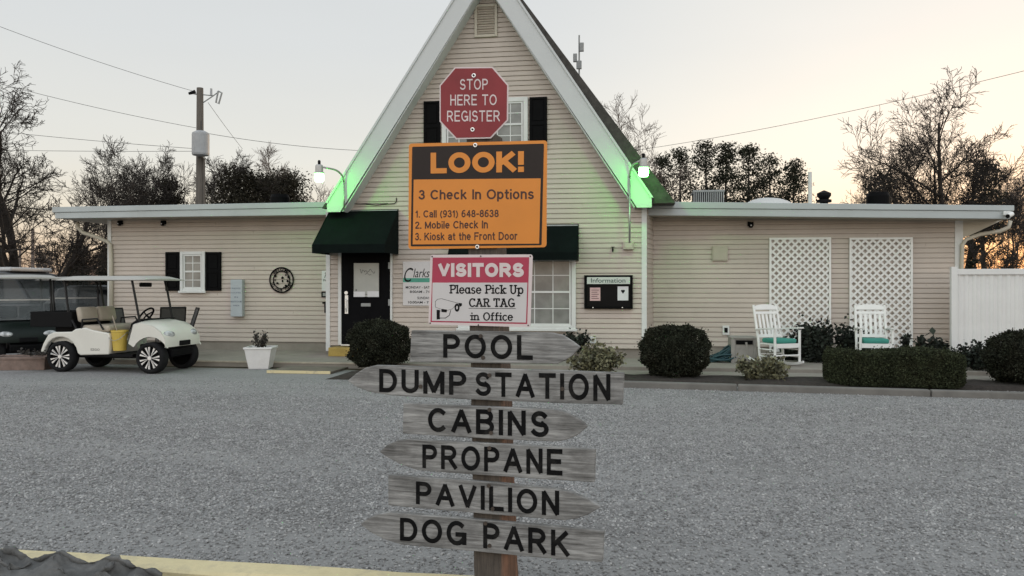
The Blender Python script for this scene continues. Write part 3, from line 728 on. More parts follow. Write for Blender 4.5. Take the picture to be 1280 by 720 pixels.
# end brackets / downspouts
mb = MB()
pl = [W(97, 278, YF + .5), W(97, 284, YF + .5), W(104, 291, YF + .5), W(120, 296, YF + .55), W(134, 302, YW - .06), W(138, 306, YW - .06), W(139, 330, YW - .06), W(139, 437, YW - .06)]
mb.tube(pl, .045, 8); mb.build('downspout', CREAM, bld, True, smooth=True)
mb = MB()
mb.prismM([(0, 0), (0.0, -.40), (.12, -.36), (RX1 * 0 + .85, .0)], Matrix.Translation((RX1 + .095, YW - .02, 2.93)) @ Matrix.Diagonal((1, .05, 1, 1)))
mb.build('eave_return', CREAM, bld, True)
mb = MB()
pl = [W(1263, 276, YF + .6), W(1261, 284, YF + .6), W(1250, 289, YF + .6), W(1225, 293, YW - .05), W(1208, 299, YW - .07), W(1203, 306, YW - .07), W(1202, 336, YW - .07), W(1202, 440, YW - .07)]
mb.tube(pl, .04, 8); mb.build('downspout', CREAM, bld, True, smooth=True)
# gable roof: shingled slabs, white rake boards with a drip moulding
zb_ = 3.17
hw = (APZ - zb_) / SL
def rp(side, z, inset): return (XC + side * ((APZ - z) / SL - inset), z)
roofs = {}
for side in (-1, 1):
    fl = .05 if side < 0 else .36                        # the lower slope kicks out on the side away from the lot entrance
    A = (XC, APZ + .03); B = (XC + side * (hw + fl), zb_ + .02)
    C = (XC + side * (hw - .25), zb_ + .02); D = (XC, APZ - .35)
    mb = MB().prism([A, B, C, D], YR + .09, YA + 9.6)
    roofs[side] = mb.build('gable_roof', SHINGLE, bld, True)
    wd = .43
    # board with a plumb-cut foot
    foot = [rp(side, zb_ + .16, 0), rp(side, zb_ + .16, 0)]
    xo = XC + side * hw
    pts = [(XC, APZ), (xo - side * .0, zb_ + .0), (xo - side * 0, zb_ - .0)]
    zc = zb_ + .12
    out_ = [(XC, APZ - .03), (XC + side * ((APZ - .03 - zc) / SL), zc), (XC + side * ((APZ - .03 - zc) / SL), zb_ - .07), (XC + side * ((APZ - zb_ + .07) / SL - wd), zb_ - .07), (XC, APZ - wd * SL)]
    MB().prism(out_, YR, YR + .045).build('rake_board', RAKE, bld, True)
    MB().prism([(XC, APZ + .02), (XC + side * ((APZ + .02 - zc) / SL), zc), (XC + side * ((APZ + .02 - zc) / SL - .05), zc), (XC, APZ - .05)], YR - .025, YR + .088).build('rake_moulding', RAKE, bld, True)
    # soffit under the rake overhang
    MB().prism([(XC, APZ - wd * SL + .02), (XC + side * ((APZ - zb_) / SL - wd + .012), zb_ - .06), (XC + side * ((APZ - zb_) / SL - wd - .012), zb_ - .06), (XC, APZ - wd * SL - .02)], YR + .03, YA + .02).build('rake_soffit', RAKE, bld, True)
    # joint in the board (butt joint seen half way up)
# gable vent
def frame(mb, x0, x1, z0, z1, w, y0, y1):
    mb.box(x0, x0 + w, y0, y1, z0, z1); mb.box(x1 - w, x1, y0, y1, z0, z1); mb.box(x0 + w, x1 - w, y0, y1, z1 - w, z1); mb.box(x0 + w, x1 - w, y0, y1, z0, z0 + w)
x0, x1 = WX(593.5, YA), WX(622, YA); z0, z1 = WZ(607, 47, YA), WZ(607, 6, YA)
mb = MB(); frame(mb, x0, x1, z0, z1, .055, YA - .055, YA); vent = mb.build('gable_vent', CREAM, bld, True, bevel=.006)
mb = MB(); nl = 11
for i in range(nl):
    zz = z0 + .06 + (z1 - z0 - .12) * (i + .5) / nl
    M = Matrix.Translation(((x0 + x1) / 2, YA - .028, zz)) @ Matrix.Rotation(radians(35), 4, 'X')
    mb.box(-(x1 - x0) / 2 + .05, (x1 - x0) / 2 - .05, -.022, .022, -.004, .004, M)
mb.build('louvre', CREAM, vent, True)
MB().box(x0 + .04, x1 - .04, YA - .004, YA - .002, z0 + .04, z1 - .04).build('backing', BLACK, vent, True)

def window(x0, x1, z0, z1, y, cols, rows, cas=.09, split=1, panemat=PANE):
    """double-hung units side by side: casing, sashes with muntins, panes"""
    mb = MB(); frame(mb, x0, x1, z0, z1, cas, y - .06, y - .0)
    w = mb.build('window', TRIM, bld, True, bevel=.006)
    MB().box(x0 - .03, x1 + .03, y - .085, y - .061, z0 - .03, z0 + .02).build('sill', TRIM, w, True, bevel=.005)
    uw = (x1 - x0 - 2 * cas) / split
    for k in range(split):
        a = x0 + cas + uw * k; b = a + uw; zm = (z0 + z1) / 2
        mb = MB()
        if k: mb.box(a - .03, a + .03, y - .058, y - .012, z0 + cas, z1 - cas)
        frame(mb, a + .01, b - .01, zm - .02, z1 - cas, .035, y - .045, y - .014)
        frame(mb, a + .01, b - .01, z0 + cas, zm + .02, .035, y - .040, y - .012)
        for c in range(1, cols):
            xx = a + (b - a) * c / cols; mb.box(xx - .009, xx + .009, y - .0335, y - .0215, z0 + cas + .03, z1 - cas - .03)
        for c in range(1, 2 * rows):
            if c == rows: continue
            zz = z0 + cas + (z1 - z0 - 2 * cas) * c / (2 * rows); mb.box(a + .03, b - .03, y - .0325, y - .0225, zz - .009, zz + .009)
        mb.build('sash', TRIM, w, True)
        MB().box(a + .02, b - .02, y - .026, y - .0235, z0 + cas + .01, z1 - cas - .01).build('pane', panemat, w, True)
    return w
def shutter(x0, x1, z0, z1, y):
    mb = MB().box(x0, x1, y - .035, y, z0, z1)
    r = mb.build('shutter', BLACK, bld, True, bevel=.005)
    mb = MB(); w = .05; zm = (z0 + z1) / 2
    frame(mb, x0 + .002, x1 - .002, z0 + .002, z1 - .002, w, y - .052, y - .036); mb.box(x0 + w, x1 - w, y - .052, y - .036, zm - .035, zm + .035)
    mb.box(x0 + w + .03, x1 - w - .03, y - .047, y - .036, z0 + w + .03, zm - .065); mb.box(x0 + w + .03, x1 - w - .03, y - .047, y - .036, zm + .065, z1 - w - .03)
    mb.build('raised_panel', BLACK, r, True, bevel=.004)
yw = YW - .02; ya = YA - .02
window(WX(226.5, yw), WX(257.5, yw), WZ(242, 364.5, yw), WZ(242, 314.5, yw), yw, 2, 2, .07)
shutter(WX(208, yw), WX(226, yw), WZ(217, 363.5, yw), WZ(217, 315, yw), yw); shutter(WX(258, yw), WX(277, yw), WZ(268, 363.5, yw), WZ(268, 315, yw), yw)
window(WX(553, ya), WX(660, ya), WZ(606, 190, ya), WZ(606, 123.5, ya), ya, 3, 2, .09, 2)
shutter(WX(530, ya), WX(551, ya), WZ(540, 190, ya), WZ(606, 124.5, ya), ya); shutter(WX(662, ya), WX(684, ya), WZ(672, 188, ya), WZ(606, 124, ya), ya)
window(WX(573, ya), WX(720, ya), WZ(692, 412, ya), WZ(692, 318, ya), ya, 3, 2, .09, 2)

# door
dx0, dx1 = WX(427.5, ya), WX(488.5, ya); dz0, dz1 = SLABZ + .23, WZ(457, 314, ya)
mb = MB(); mb.box(dx0 - .07, dx0, ya - .05, ya, dz0 - .02, dz1 + .07); mb.box(dx1, dx1 + .04, ya - .05, ya, dz0 - .02, dz1 + .07); mb.box(dx0, dx1, ya - .05, ya, dz1, dz1 + .07)
mb.build('door_frame', TRIM, bld, True, bevel=.005)
door = MB().box(dx0 + .003, dx1 - .003, ya - .035, ya - .002, dz0, dz1 - .002).build('door', DOORB, bld, True, bevel=.004)
MB().box(dx0, dx1, ya - .07, ya - .0, dz0 - .03, dz0 - .002).build('threshold', CHROME, door, True)
gx0, gx1, gz0, gz1 = WX(443, ya), WX(474.5, ya), WZ(459, 371, ya), WZ(459, 329, ya)
mb = MB(); frame(mb, gx0 - .03, gx1 + .03, gz0 - .03, gz1 + .03, .028, ya - .05, ya - .036); mb.build('glass_frame', DOORB, door, True)
MB().box(gx0, gx1, ya - .042, ya - .0365, gz0, gz1).build('door_glass', mat('poster_behind_glass', (.42, .43, .41), .25, .08, 3), door, True)
mb = MB()
for (a, b, c, d) in ((442.5, 457, 364.5, 371.5), (460, 474.5, 364, 371.3)):
    mb.box(WX(a, ya), WX(b, ya), ya - .046, ya - .0435, WZ(457, d, ya), WZ(457, c, ya))
mb.build('notice_paper', PAPER, door, True)
mb = MB(); random.seed(2)
def squig(x0, x1, z, amp, n, w):
    pts = [(x0 + (x1 - x0) * i / n, z + random.uniform(-amp, amp)) for i in range(n + 1)]
    for a, b in zip(pts[:-1], pts[1:]):
        d = Vector((b[0] - a[0], 0, b[1] - a[1])).normalized(); q = Vector((-d.z, 0, d.x)) * w / 2
        A = Vector((a[0], ya - .0435, a[1])); B = Vector((b[0], ya - .0435, b[1]))
        mb.add([A + q, B + q, B - q, A - q], [(0, 1, 2, 3)])
xx = lambda f: gx0 + (gx1 - gx0) * f; zz = lambda f: gz0 + (gz1 - gz0) * f
squig(xx(.24), xx(.84), zz(.76), .045, 22, .012); squig(xx(.45), xx(.7), zz(.68), .03, 8, .01); squig(xx(.1), xx(.4), zz(.12), .004, 3, .012); squig(xx(.4), xx(.6), zz(.05), .03, 8, .014)
mb.lathe([(.02, 0), (.02, .002)], 10, (xx(.1), ya - .045, zz(.2)), 'Y')
mb.build('scribble', mat('pencil_grey', (.13, .13, .13), .7), door, True)
mb = MB()
hx = WX(434, ya)
mb.box(hx - .035, hx + .035, ya - .045, ya - .036, WZ(434, 392, ya), WZ(434, 369, ya)); mb.lathe([(.038, 0), (.038, .03), (.02, .036)], 14, (hx, ya - .072, WZ(434, 366, ya)), 'Y')
mb.tube([(hx, ya - .046, WZ(434, 374, ya)), (hx, ya - .09, WZ(434, 375, ya)), (hx, ya - .095, WZ(434, 385, ya)), (hx, ya - .046, WZ(434, 390, ya))], .014, 8)
mb.build('handle', CHROME, door, True, smooth=False)
MB().box(WX(452, ya), WX(464, ya), ya - .043, ya - .036, WZ(458, 383, ya), WZ(458, 379, ya)).build('mail_slot', STEELG, door, True, bevel=.003)
mb = MB()
for py in (332, 378): mb.box(WX(486, ya), WX(488.4, ya), ya - .045, ya - .036, WZ(487, py + 4, ya), WZ(487, py - 4, ya))
mb.build('hinge', STEELG, door, True)
# entrance step, yellow nosing
st = MB().box(dx0 - .15, dx1 + .2, YA - .42, YA - .04, SLABZ, dz0 - .05).build('entrance_step', YELLOW, bld, True, bevel=.01)

# awnings
def awning(x0, x1, zt, zb, val, dep):
    yb = YA - .022
    mb = MB()
    n = 6
    P = [(x0, yb, zt), (x1, yb, zt), (x1, yb - dep, zb), (x0, yb - dep, zb)]
    th = .012
    # sloping sheet with slight sag, two cheeks
    vs = []
    for j in range(n + 1):
        f = j / n; sag = -.02 * sin(pi * f)
        for x in (x0, x1): vs.append((x, yb - dep * f, zt + (zb - zt) * f + sag))
    k = len(vs)
    vs += [(v[0], v[1], v[2] - th) for v in vs]
    fs = [(2 * j, 2 * j + 1, 2 * j + 3, 2 * j + 2) for j in range(n)] + [(k + 2 * j, k + 2 * j + 2, k + 2 * j + 3, k + 2 * j + 1) for j in range(n)]
    mb.add(vs, fs)
    for x in (x0, x1):
        s = .006 if x == x0 else -.006
        mb.add([(x, yb, zt), (x, yb - dep, zb), (x, yb - dep, zb - val), (x, yb, zb - val), (x + s, yb, zt), (x + s, yb - dep, zb), (x + s, yb - dep, zb - val), (x + s, yb, zb - val)], [(0, 1, 2, 3), (4, 7, 6, 5), (0, 4, 5, 1), (3, 2, 6, 7)])
    a = mb.build('awning', AWN, bld, True)
    MB().box(x0, x1, yb - dep - .008, yb - dep - .001, zb - val, zb + .004).build('valance', AWN, a, True)
    MB().tube([(x0 + .02, yb - dep + .02, zb - .03), (x1 - .02, yb - dep + .02, zb - .03)], .015, 6).build('awning_bar', GALV, a, True)
    MB().tube([(x0 + .02, yb - .02, zt - .03), (x1 - .02, yb - .02, zt - .03)], .015, 6).build('awning_bar', GALV, a, True)
yb = YA - .022
zt1 = WZ(455, 262, yb); d1 = .95
aw_x0, aw_x1 = W(390, 300, yb - d1).x, W(481, 300, yb - d1).x
awning(aw_x0 + .0, aw_x1, zt1, WZ(436, 305.5, yb - d1), .17, d1)
awning(WX(566, yb), WX(723.5, yb), WZ(640, 281, yb), WZ(640, 316, yb - .45), .15, .45)

# ------------------------------------------------------------------ things fixed to the walls
# security lights
def security_light(bulb_px, bulb_py, arm_px, wall_bottom_py, label, yb_=15.2):
    c = W(bulb_px, bulb_py, yb_)
    root = empty('security_light', (c.x, YA, c.z - .3), 0, label, 'security light', 'security lights on the gable')
    wx = WX(arm_px, YR - .05) if False else W(arm_px, 235, YR - .06).x
    ztop = c.z + .19; sgn = 1 if wx > c.x else -1
    yq = YR - .055
    pl = [(wx, yq, WZ(arm_px, wall_bottom_py, yq)), (wx, yq, ztop - .22)]
    for i in range(7):
        a = i / 6 * pi / 2
        f = 1 - cos(a); g = sin(a)
        pl.append((wx + (c.x + sgn * .10 - wx) * f * .55, yq + (yb_ - yq) * f * .55, ztop - .22 + .22 * g))
    pl.append((c.x + sgn * .06, yb_, ztop + .005))
    MB().tube(pl, .02, 8).build('bracket_arm', GALV, root, True, smooth=True)
    MB().lathe([(.06, .24), (.075, .22), (.078, .1), (.10, .085), (.102, .062), (.0, .06)][::-1], 18, (c.x, c.y, c.z)).build('lamp_housing', GALV, root, True, smooth=False)
    MB().lathe([(.028, .24), (.03, .31), (.02, .33), (.0, .335)], 10, (c.x, c.y, c.z)).build('photocell', PLASTK, root, True, smooth=True)
    # ribbed refractor, lit
    MB().lathe([(.0, -.105), (.07, -.10), (.088, -.075), (.094, .0), (.085, .055), (.0, .0585)], 20, (c.x, c.y, c.z)).build('lamp_globe', BULB, root, True, smooth=True)
    return root
l1 = security_light(399, 221, 430, 262, 'glowing security light on a curved arm above the door awning')
l2 = security_light(804.5, 214, 787, 304, 'glowing security light on a curved arm above the information board')
# conduit box under the second lamp
mb = MB(); a, b = WX(779, ya), WX(792, ya); mb.box(a, b, YA - .12, YA - .02, WZ(785, 312, ya), WZ(785, 302, ya))
r = empty('junction_box', ((a + b) / 2, YA, WZ(785, 312, ya)), 0, 'small pale electrical box below the lamp conduit on the gable wall', 'electrical box')
mb.build('box', BEIGEBOX, r, True, bevel=.008); MB().box(a + .03, b - .03, YA - .128, YA - .121, WZ(785, 310, ya), WZ(785, 304.5, ya)).build('cover', CREAM, r, True, bevel=.003)
# tap under it
mb = MB(); c = W(766, 311, YA - .08); mb.tube([(c.x, YA - .02, c.z), (c.x, YA - .1, c.z), (c.x, YA - .12, c.z - .06)], .016, 8); mb.lathe([(.035, 0), (.035, .012)], 10, (c.x, c.y, c.z + .03))
mb.tube([(c.x, c.y, c.z), (c.x, c.y, c.z + .035)], .01, 6)
tag(mb.build('wall_bracket', BLACK), 'small dark metal bracket on the wall above the information board', 'bracket')
# loose cable above the awning
mb = MB(); yy = YA - .035
mb.tube([W(430, 254, yy), W(440, 254.6, yy), W(456, 255, yy), W(470, 256.3, yy), W(484, 255, yy), W(493, 254.6, yy), W(495.5, 252, yy), W(495.5, 247, yy)], .009, 6); mb.tube([W(445, 255, yy - .02), W(465, 254, yy - .02), W(485, 254.4, yy - .02)], .006, 6)
tag(mb.build('wall_cable', BLACK, smooth=True), 'black cable sagging along the siding above the door awning', 'cable')
# information board
def board():
    x0, x1, z0, z1 = WX(730.5, ya), WX(791, ya), WZ(760, 386, ya), WZ(760, 344, ya)
    r = empty('notice_board', ((x0 + x1) / 2, YA, z0), 0, 'black framed glass notice board headed Information on the gable wall', 'notice board')
    mb = MB(); frame(mb, x0, x1, z0, z1, .05, YA - .10, YA - .02); mb.build('frame', BLACK, r, True, bevel=.006)
    MB().box(x0 + .05, x1 - .05, YA - .05, YA - .03, z0 + .05, z1 - .05).build('backing', glass_mat('board_glass', (.005, .005, .006), .3, spec=.12), r, True)
    hx0, hx1, hz0, hz1 = WX(734, ya), WX(787.5, ya), WZ(760, 355, ya), WZ(760, 346.5, ya)
    h = MB().box(hx0, hx1, YA - .106, YA - .052, hz0, hz1).build('header_strip', mat('header_strip', (.55, .58, .55), .5), r, True)
    mb = MB(); text_quad(mb, 'Information', rect(hx0 + .08, hx1 - .09, hz0 + .025, hz1 - .02), YA - .1075, .012); mb.build('lettering', mat('teal_ink', (.06, .10, .09), .6), h, True)
    for (a, b, c, d, m_) in ((737.5, 750.5, 376, 359.5, PINKPAP), (772, 785.5, 375.5, 358, PAPER)):
        p = MB().box(WX(a, ya), WX(b, ya), YA - .056, YA - .051, WZ(760, c, ya), WZ(760, d, ya)).build('notice', m_, r, True, bevel=.01)
        mb = MB()
        if m_ is PAPER:
            cx, cz = (WX(a, ya) + WX(b, ya)) / 2, WZ(760, 363.5, ya)
            mb.lathe([(.022, 0), (.022, .002)], 8, (cx - .018, YA - .0585, cz), 'Y'); mb.lathe([(.022, 0), (.022, .002)], 8, (cx + .018, YA - .059, cz), 'Y'); mb.add([(cx - .04, YA - .0595, cz), (cx + .04, YA - .0595, cz), (cx, YA - .0595, cz - .06)], [(0, 1, 2)])
        else:
            for k in range(5): mb.box(WX(a, ya) + .03, WX(b, ya) - .03 - (.03 if k % 2 else 0), YA - .0585, YA - .0565, WZ(760, 362.5 + k * 2.6, ya) - .008, WZ(760, 362.5 + k * 2.6, ya) + .004)
        mb.build('print', mat('maroon_ink', (.12, .05, .06), .7) if m_ is PINKPAP else INK, p, True)
    mb = MB()
    for px in (741.5, 778): mb.lathe([(.012, 0), (.012, .008)], 10, (WX(px, ya), YA - .11, WZ(px, 384.3, ya)), 'Y')
    mb.build('lock', CHROME, r, True)
board()
# outlet covers
def outlet(a, b, c, d, Y, label):
    x0, x1, z0, z1 = WX(a, Y), WX(b, Y), WZ((a + b) / 2, d, Y), WZ((a + b) / 2, c, Y)
    r = empty('wall_outlet', ((x0 + x1) / 2, Y, z0), 0, label, 'outlet')
    MB().box(x0, x1, Y - .035, Y + .0, z0, z1).build('cover', TRIM, r, True, bevel=.006)
    w, h = x1 - x0, z1 - z0
    MB().box(x0 + w * .25, x1 - w * .25, Y - .045, Y - .036, z0 + h * .25, z1 - h * .22).build('socket', SEATK if Y > 17 else BEIGEBOX, r, True, bevel=.01)
outlet(737.5, 745, 420.5, 429, ya, 'pale outlet cover low on the gable wall above the bushes')
outlet(903, 911.5, 407, 418.5, yw, 'white outlet cover with a dark socket above the coiled hose')
# beige square cover and small camera on the right wing
x0, x1, z0, z1 = WX(890, yw), WX(909.5, yw), WZ(900, 326, yw), WZ(900, 307.5, yw)
mb = MB().box(x0, x1, yw - .05, yw, z0, z1); mb.box(x0 + .02, x1 - .02, yw - .058, yw - .051, z0 + .02, z1 - .02)
tag(mb.build('wall_cover', BEIGEBOX, bevel=.006), 'blank beige square cover plate high on the wing siding', 'cover plate')
def dome_cam(px, py, Y, label, bullet=False):
    c = W(px, py, Y)
    r = empty('security_camera', (c.x, Y, c.z - .06), 0, label, 'camera', 'small security cameras under the eaves')
    if bullet:
        MB().box(c.x - .07, c.x + .07, Y - .05, Y, c.z - .02, c.z + .06).build('mount', TRIM, r, True, bevel=.01)
        MB().tube([(c.x + .06, Y - .08, c.z), (c.x - .06, Y - .2, c.z - .05)], .045, 12).build('camera_body', WHITEP, r, True, smooth=False)
        MB().tube([(c.x - .062, Y - .202, c.z - .051), (c.x - .07, Y - .21, c.z - .054)], .038, 12).build('lens', CAMG, r, True)
    else:
        MB().box(c.x - .06, c.x + .06, Y - .05, Y, c.z - .03, c.z + .06).build('mount', BLACK, r, True, bevel=.01)
        MB().lathe([(.0, -.07), (.035, -.06), (.05, -.02), (.05, .0)], 14, (c.x, Y - .06, c.z)).build('camera_body', BLACK, r, True, smooth=True)
        MB().lathe([(.014, 0), (.014, .006)], 10, (c.x, Y - .116, c.z - .02), 'Y').build('lens', PAPER, r, True)
dome_cam(938, 281, yw, 'tiny black dome camera alone under the eave left of the lattice panels')
dome_cam(151, 279, yw, 'dark dome camera under the eave above the golf carts')
dome_cam(205, 279, yw, 'dark dome camera under the eave above the shuttered wing window')
dome_cam(1258, 268, YF, 'white bullet camera mounted at the far end of the wing fascia', True)
# grey information box on the left wing
x0, x1, z0, z1 = WX(291.5, yw), WX(306, yw), WZ(299, 395.5, yw), WZ(299, 349.5, yw)
r = empty('wall_box', ((x0 + x1) / 2, YW, z0), 0, 'tall narrow pale grey box with faded lettering beside the shuttered window', 'wall box')
MB().box(x0, x1, yw - .13, yw, z0, z1).build('box', GREYBOX, r, True, bevel=.012)
mb = MB(); w = x1 - x0; h = z1 - z0
for s, f, k in (('PHOTOS', .76, .72), ('LOCATED', .645, .8), ('IN', .525, .3), ('RESTROOM', .405, .9), ('AREA', .3, .55)):
    text_quad(mb, s, rect((x0 + x1) / 2 - w * k / 2, (x0 + x1) / 2 + w * k / 2, z0 + h * f - .016, z0 + h * f + .016), yw - .1315, .01)
mb.build('lettering', mat('faded_ink', (.12, .14, .19), .7), r, True)
# round metal welcome plaque
c = W(352, 350, yw - .02)
r = empty('welcome_plaque', (c.x, YW, c.z - .3), 0, 'round black cut metal plaque reading welcome beside the grey wall box', 'plaque')
def ring(mb, r0, r1, y, y1, n=40):
    vs = []
    for i in range(n):
        a = 2 * pi * i / n
        for rr, yy in ((r0, y), (r1, y), (r1, y1), (r0, y1)): vs.append((c.x + rr * cos(a), yy, c.z + rr * sin(a)))
    mb.add(vs, [(i * 4 + k, i * 4 + (k + 1) % 4, ((i + 1) % n) * 4 + (k + 1) % 4, ((i + 1) % n) * 4 + k) for i in range(n) for k in range(4)])
mb = MB(); ring(mb, .265, .295, yw - .03, yw - .02); ring(mb, .185, .205, yw - .03, yw - .02)
mb.build('ring', BLACK, r, True)
mb = MB()
def arc_text(s, rad, a0, a1, hgt, flip=False):
    n = len(s)
    for i, ch in enumerate(s):
        if ch == ' ': continue
        a = radians(a0 + (a1 - a0) * (i + .5) / n)
        vs, fs = text_polys(ch, .03)
        xm = (min(v[0] for v in vs) + max(v[0] for v in vs)) / 2
        rot = a - pi / 2 if not flip else a + pi / 2
        o_ = []
        for (x, y) in vs:
            lx, lz = (x - xm) * hgt, (y - .35) * hgt * 1.2
            o_.append((c.x + rad * cos(a) + lx * cos(rot) - lz * sin(rot), yw - .027, c.z + rad * sin(a) + lx * sin(rot) + lz * cos(rot)))
        mb.add(o_, fs)
arc_text('WELCOME', .235, 140, 40, .085)
arc_text('TO OUR CAMP', .235, 190, 350, .075, True)
mb.build('lettering', BLACK, r, True)
mb = MB(); random.seed(12)
for (px, py, s) in ((344.5, 345, 1), (344, 349.8, .8), (347, 354, 1.2), (353, 347, 1.1), (353.2, 351.4, 1), (357.3, 344, .8), (361, 346.3, 1.2), (359.5, 351.5, 1), (357.6, 357.3, 1), (355.2, 359.6, .8)):
    p = W(px, py, yw - .02)
    n = 8; pts = [(p.x + .026 * s * random.uniform(.6, 1.4) * cos(2 * pi * i / n), p.z + .026 * s * random.uniform(.6, 1.4) * sin(2 * pi * i / n)) for i in range(n)]
    mb.prism(pts, yw - .03, yw - .022)
mb.build('cutout_shapes', BLACK, r, True)
# narrow notice partly behind the corner, doorbell, pull handle
x0, x1 = WX(402.5, yw), WX(402.5, yw) + .19
z0, z1 = WZ(405, 363.5, yw), WZ(405, 338.5, yw)
r = empty('wall_notice', ((x0 + x1) / 2, YW, z0), 0, 'narrow white notice with black print tucked beside the entrance corner', 'notice')
MB().box(x0, x1, yw - .012, yw - .002, z0, z1).build('panel', PAPER, r, True)
mb = MB(); text_quad(mb, '7', rect(x0 + .06, x0 + .12, z1 - .16, z1 - .04), yw - .0135, .02, .3); text_quad(mb, 'Day', rect(x0 + .035, x0 + .135, z1 - .25, z1 - .185), yw - .0135, .01); mb.build('lettering', INK, r, True)
mb = MB(); frame(mb, x0 - .002, x0 + .125, WZ(405, 371.5, yw), WZ(405, 364.5, yw), .025, yw - .03, yw - .002)
r = empty('doorbell', (x0 + .06, YW, WZ(405, 371.5, yw)), 0, 'square black doorbell with pale centre just under the narrow notice', 'doorbell')
mb.build('housing', BLACK, r, True); MB().box(x0 + .024, x0 + .098, yw - .022, yw - .002, WZ(405, 371.5, yw) + .025, WZ(405, 364.5, yw) - .025).build('button', STEELG, r, True)
mb = MB(); hx = WX(406.5, yw); mb.box(hx, hx + .045, yw - .06, yw - .01, WZ(406, 391, yw), WZ(406, 377, yw)); mb.box(hx - .05, hx, yw - .05, yw - .01, WZ(406, 379.5, yw), WZ(406, 377.5, yw))
tag(mb.build('wall_hook', BLACK, bevel=.004), 'black upright metal hook on the siding below the doorbell', 'hook')
# hours sign
x0, x1, z0, z1 = WX(504, ya), WX(556, ya), WZ(520, 382, ya), WZ(520, 327, ya)
r = empty('hours_sign', ((x0 + x1) / 2, YA, z0), 0, 'white opening hours sign with a green band right of the black door', 'sign')
MB().box(x0, x1, YA - .045, YA - .022, z0, z1).build('panel', SIGNWH, r, True, bevel=.004)
w, h = x1 - x0, z1 - z0
yt = YA - .0475
MB().box(x0 + .004, x1 - .004, YA - .0465, YA - .0455, z0 + h * .53, z0 + h * .625).build('green_band', GREENS, r, True)
mb = MB()
text_quad(mb, 'C', rect(x0 + w * .03, x0 + w * .25, z0 + h * .535, z0 + h * .86), yt, .0, .35)
text_quad(mb, 'larksville', rect(x0 + w * .25, x0 + w * .97, z0 + h * .64, z0 + h * .84), yt, .0, .3)
for s, f, a, b in (('MONDAY - SATURDAY', .415, .07, .93), ('8:00AM - 7:00PM', .315, .17, .83), ('SUNDAY', .175, .35, .65), ('10:00AM - 7:00PM', .075, .13, .87)):
    text_quad(mb, s, rect(x0 + w * a, x0 + w * b, z0 + h * (f - .028), z0 + h * (f + .028)), yt, .012)
mb.build('lettering', INK, r, True)
# lattice panels
def lattice(a, b, c, d, label):
    Y = yw - .02
    x0, x1, z0, z1 = WX(a, Y), WX(b, Y), WZ((a + b) / 2, d, Y), WZ((a + b) / 2, c, Y)
    r = empty('lattice_panel', ((x0 + x1) / 2, YW, z0), 0, label, 'lattice', 'white lattice panels on the wing wall')
    mb = MB(); frame(mb, x0, x1, z0, z1, .04, Y - .03, Y); mb.build('frame', WHITEP, r, True)
    p = .148; wdt = .040
    for sg, yo in ((1, 0), (-1, .008)):
        mb = MB(); w, h = x1 - x0 - .06, z1 - z0 - .06
        k = -h if sg > 0 else 0
        cc = -h
        while cc < w + h:
            # line x = cc + s*t, z = t ; clipped
            if sg > 0: xa, za, xb, zb2 = cc, 0, cc + h, h
            else: xa, za, xb, zb2 = cc + 0, h, cc + h, 0
            def at(x): return za + (x - xa) * (zb2 - za) / (xb - xa)
            l, rr = max(xa, 0), min(xb, w)
            if rr - l > .03:
                A = Vector((x0 + .03 + l, 0, z0 + .03 + at(l))); B = Vector((x0 + .03 + rr, 0, z0 + .03 + at(rr)))
                dd = (B - A).normalized(); q = Vector((-dd.z, 0, dd.x)) * wdt / 2
                y0 = Y - .022 + yo; y1 = y0 + .0075
                vs = [A + q, B + q, B - q, A - q]
                mb.add([(v.x, y0, v.z) for v in vs] + [(v.x, y1, v.z) for v in vs], [(0, 1, 2, 3), (7, 6, 5, 4), (0, 4, 5, 1), (2, 6, 7, 3)])
            cc += p
        mb.build('lattice', WHITEP, r, True)
lattice(961.5, 1038.5, 297, 440, 'white diagonal lattice panel behind the rocking chair beside the utility box')
lattice(1061.5, 1140.5, 297, 440, 'white diagonal lattice panel behind the rocking chair half hidden by the hedge')

# ------------------------------------------------------------------ sign post group (faces swung 15 deg from the camera plane)
PHI = radians(15)
prz = TH - PHI
PO = T(611, 360, 3.62); PO.z = 0                     # centre of the post's front face at ground level
UX = Vector((cos(prz), sin(prz), 0)); UN = Vector((sin(prz), -cos(prz), 0))   # right along the boards, and out towards the viewer
def pl_(px, py, off):
    d = ray(px, py); k = (PO + UN * off - EYE).dot(UN) / d.dot(UN); p = EYE + d * k - PO
    return (p.dot(UX), p.z)
def post_thing(name, label, cat, group=None):
    return empty(name, PO, prz, label, cat, group)
pw = .165
r = post_thing('sign_post', 'square weathered timber post carrying the stop sign and wooden arrow boards', 'post')
mb = MB()
nz = 26
vs = []
random.seed(6)
ztop = pl_(592, 166, 0)[1]
for i in range(nz + 1):
    z = -.1 + (ztop + .1) * i / nz
    f_ = min(1, max(0, z / ztop)); k_ = 1 - .24 * f_; dx_ = .018 - .062 * f_
    for (x, y) in ((-pw / 2 * k_ + dx_, 0), (pw / 2 * k_ + dx_, 0), (pw / 2 * k_ + dx_, pw), (-pw / 2 * k_ + dx_, pw)):
        vs.append((x + random.uniform(-.002, .002), y + random.uniform(0, .0015) if y == 0 else y, z))
mb.add(vs, [(i * 4 + k, i * 4 + (k + 1) % 4, (i + 1) * 4 + (k + 1) % 4, (i + 1) * 4 + k) for i in range(nz) for k in range(4)] + [(0, 1, 2, 3), tuple(nz * 4 + k for k in range(4))])
mb.build('timber', POSTW, r)
